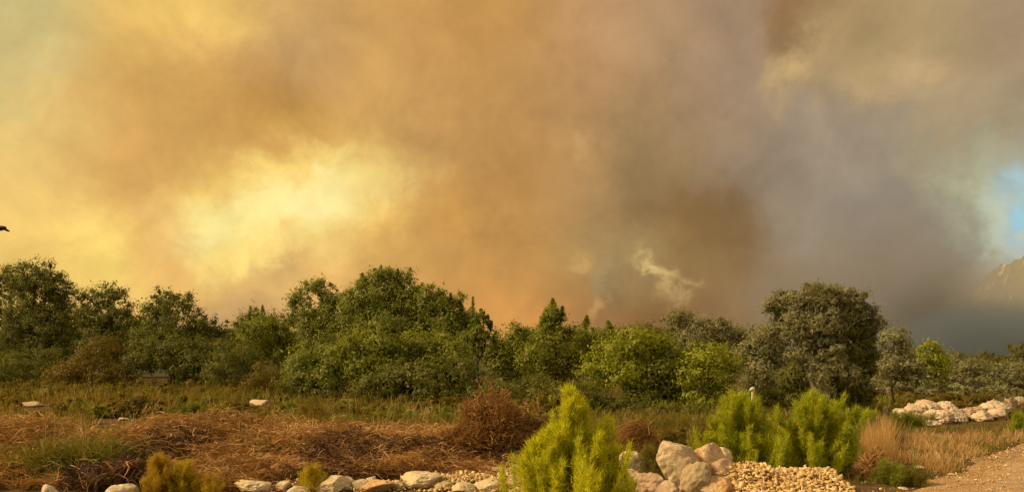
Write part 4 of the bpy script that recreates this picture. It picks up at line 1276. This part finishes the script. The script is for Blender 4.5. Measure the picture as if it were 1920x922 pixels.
cover('grass', 17000, reg(-60, 1700, 17.0, 52, left_field), .14, .40, .030, 'grass', 11, tuft=5, tr=.10)
cover('grass', 7500, reg(-60, 960, 17.6, 52, lambda x, y: left_field(x, y) & (vn(x, y, .22, 3.1) > -0.05)), .4, .85, .030, 'brownish', 12, tuft=4, tr=.10, lean=.2, droop=.1)
cover('dry_grass', 2800, reg(-60, 1000, 17.2, 44, lambda x, y: left_field(x, y) & (vn(x, y, .35, 8.1) > 0.05)), .4, .85, .022, 'straw', 13, tuft=3, lean=.2, droop=.1)
cover('grass', 2600, reg(-60, 1700, 26, 50, lambda x, y: left_field(x, y) & (vn(x, y, .3, 5.5) > 0.1)), .4, .75, .045, 'mid', 14, tuft=6, tr=.16, lean=.4)
# orange dry grass at the right between the rocks and the road
verge = lambda x, y: (x < edge_left(y) - 0.15) & (x > 5.2 + (y - 12) * .30)
cover('dry_grass', 4600, reg(1600, 1960, 14.2, 20.5, lambda x, y: verge(x, y) & (vn(x, y, .8, 1.7) + .3 * vn(x, y, 2.3, 3.3) > -.05)), 0.08, .40, .014, 'straw', 15, tuft=4, tr=.07, lean=.3, droop=.2)
cover('dry_grass', 1500, reg(1600, 1960, 12.3, 16, lambda x, y: verge(x, y) & (vn(x, y, .9, 4.7) > -.05)), .08, .26, .012, 'straw', 16, tuft=3, tr=.05, lean=.5, droop=.4)
cover('grass', 3600, reg(1590, 1960, 13, 27, lambda x, y: verge(x, y) & (vn(x, y, .7, 9.7) > .05)), .12, .32, .018, 'strap', 17, tuft=4, tr=.06, lean=.4)
cover('dry_grass', 900, reg(1612, 1668, 14.5, 19.5), .5, .85, .014, 'straw', 18, tuft=3, lean=.16, droop=.08)
cover('grass', 3000, reg(1590, 1960, 25, 36, lambda x, y: x < edge_left(y) - .4), .12, .34, .03, 'grass', 19, tuft=5, tr=.1)
cover('grass', 1200, reg(1180, 1640, 13.8, 20, lambda x, y: x > 2.4), .12, .4, .016, 'grass', 20, tuft=4, tr=.06)


# dry bracken: matted curling fronds over the bank
def bracken(n, region, mat, seed, lmin, lmax, wid, lift=.12, up=.35):
    r = np.random.default_rng(seed)
    x, y = region(r, n)
    n = len(x)
    mound = .14 * (1 + np.sin(x * 1.9 + 2 * np.sin(y * 1.3))) + .16 * vn(x, y, 1.3, 2.0)
    P = np.stack([x, y, height(x, y) + np.maximum(0, mound) * r.random(n) ** .5 + lift * r.random(n)], -1)
    a = r.uniform(0, 2 * np.pi, n)
    d = unit(np.stack([np.cos(a), np.sin(a) * .8, r.normal(up, .35, n)], -1))
    V, Fq = blades(P, d, r.uniform(lmin, lmax, n), wid * r.uniform(.5, 1.5, n), r.uniform(.3, 1.1), 3)
    # curl
    V = V + np.stack([np.sin(V[:, 2] * 21 + V[:, 1] * 9), np.cos(V[:, 2] * 17 + V[:, 0] * 7), np.sin(V[:, 0] * 13 + V[:, 1] * 11) * .9], -1) * .036
    tag(mesh_ob('dry_bracken', V, Fq, M[mat]), kind='stuff')


bank = lambda x, y: (x < 0.5) & (y < 17.6 + .5 * np.sin(x * .9) + .4 * np.sin(x * 2.3)) & (y > np.where(x < -3.9, 12.1, 13.0))
bracken(29000, reg(-60, 1010, 11.6, 20.6, bank), 'bracken', 31, .16, .46, .022)
bracken(9000, reg(-60, 1010, 12.0, 17.0, bank), 'redbrown', 32, .12, .36, .012)
hollow = lambda x, y: bank(x, y) & (vn(x, y, .75, 6.3) + 0.25 * np.sin(x * 1.7) > -.05)  # where dark fronds paint shade into the front of the bank
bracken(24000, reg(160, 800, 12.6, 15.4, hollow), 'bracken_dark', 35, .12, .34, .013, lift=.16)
bracken(7000, reg(120, 290, 11.9, 13.6, bank), 'bracken_dark', 36, .12, .34, .013, lift=.3)  # dark fronds painting the shaded hollow beside the strap leaves
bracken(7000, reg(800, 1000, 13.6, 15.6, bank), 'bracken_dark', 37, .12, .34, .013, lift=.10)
bracken(9000, reg(-60, 960, 15.5, 20.8, bank), 'straw', 33, .16, .42, .015, lift=.2)
bracken(5000, reg(1000, 1640, 13.6, 17.5, lambda x, y: x > .3), 'redbrown', 34, .08, .25, .010, lift=.03)


# low scrubby forbs massed over the field
def scrub(n, region, mat, seed, w0, w1, h0, h1, leaf=.115, dens=.18):
    r = np.random.default_rng(seed)
    x, y = region(r, n)
    B = []
    for a, b in zip(x, y):
        w = r.uniform(w0, w1); h = r.uniform(h0, h1)
        B.append((a, b, float(height(a, b)) + h * .35, w, w * .8, h * .65))
    V, Fq = crown_geo(B, np.array([0, 0, -1.0]), leaf, dens, 0, .5, .15, .20, 2.6, seed)
    tag(mesh_ob('field_scrub', V, Fq, M[mat]), kind='stuff')


scrub(150, reg(-60, 1050, 22, 50, left_field), 'brownish', 61, .35, .9, .3, .7)
scrub(100, reg(-60, 1050, 19, 46, left_field), 'mid', 62, .3, .8, .2, .5)
scrub(60, reg(-60, 1050, 18.5, 30, left_field), 'strap', 63, .2, .5, .2, .42)
scrub(40, reg(430, 900, 20.5, 27, left_field), 'pine', 64, .3, .7, .25, .5)
scrub(45, reg(-60, 700, 36, 52, left_field), 'brownish', 65, .5, 1.0, .3, .8)
scrub(40, reg(1640, 2000, 36, 46), 'grey', 68, .6, 1.2, .5, 1.1)
scrub(60, reg(1600, 1960, 27, 38), 'brownish', 66, .3, .8, .15, .3)
scrub(26, reg(1150, 1640, 15.5, 22), 'brownish', 67, .2, .5, .2, .4)

cover('dry_grass', 2600, lambda r, n: (lambda y, o: (edge_left(y) + o, y))(r.uniform(11.5, 21, n), np.abs(r.normal(0, .8, n))), .03, .16, .012, 'straw', 71, tuft=3, tr=.06, lean=1.4, droop=.9)
cover('dry_grass', 1500, lambda r, n: (lambda y, o: (edge_left(y) - o, y))(r.uniform(11.5, 17, n), np.abs(r.normal(0, .9, n))), .04, .2, .010, 'straw', 72, tuft=3, tr=.06, lean=.9, droop=.7)
cover('grass', 2600, reg(-60, 1000, 14.8, 18.0, lambda x, y: bank(x, y) & (vn(x, y, .5, 12.5) > .12)), .15, .42, .016, 'grass', 73, tuft=4, tr=.08, lean=.5)
cover('grass', 700, reg(-60, 240, 12.2, 17, bank), .3, .6, .016, 'strap', 74, tuft=5, tr=.08, lean=.4)


# repeats of a kind share a group
GROUPS = {'pine sapling': 'young bright green pines in the foreground', 'young pine': 'young bright green pines in the foreground', 'weed': 'small weeds near the front',
          'tree': 'trees of the belt below the smoke', 'bush': 'thickets in front of the tree belt', 'shrub': 'low shrubs in the field and under the trees',
          'dry bush': 'dried brown bushes', 'branch': 'dead branches along the stones', 'stump': 'stumps beside the olive tree'}
for o in list(COL.objects):
    if o.parent is None and o.get('category') in GROUPS and not o.get('group'):
        o['group'] = GROUPS[o['category']]
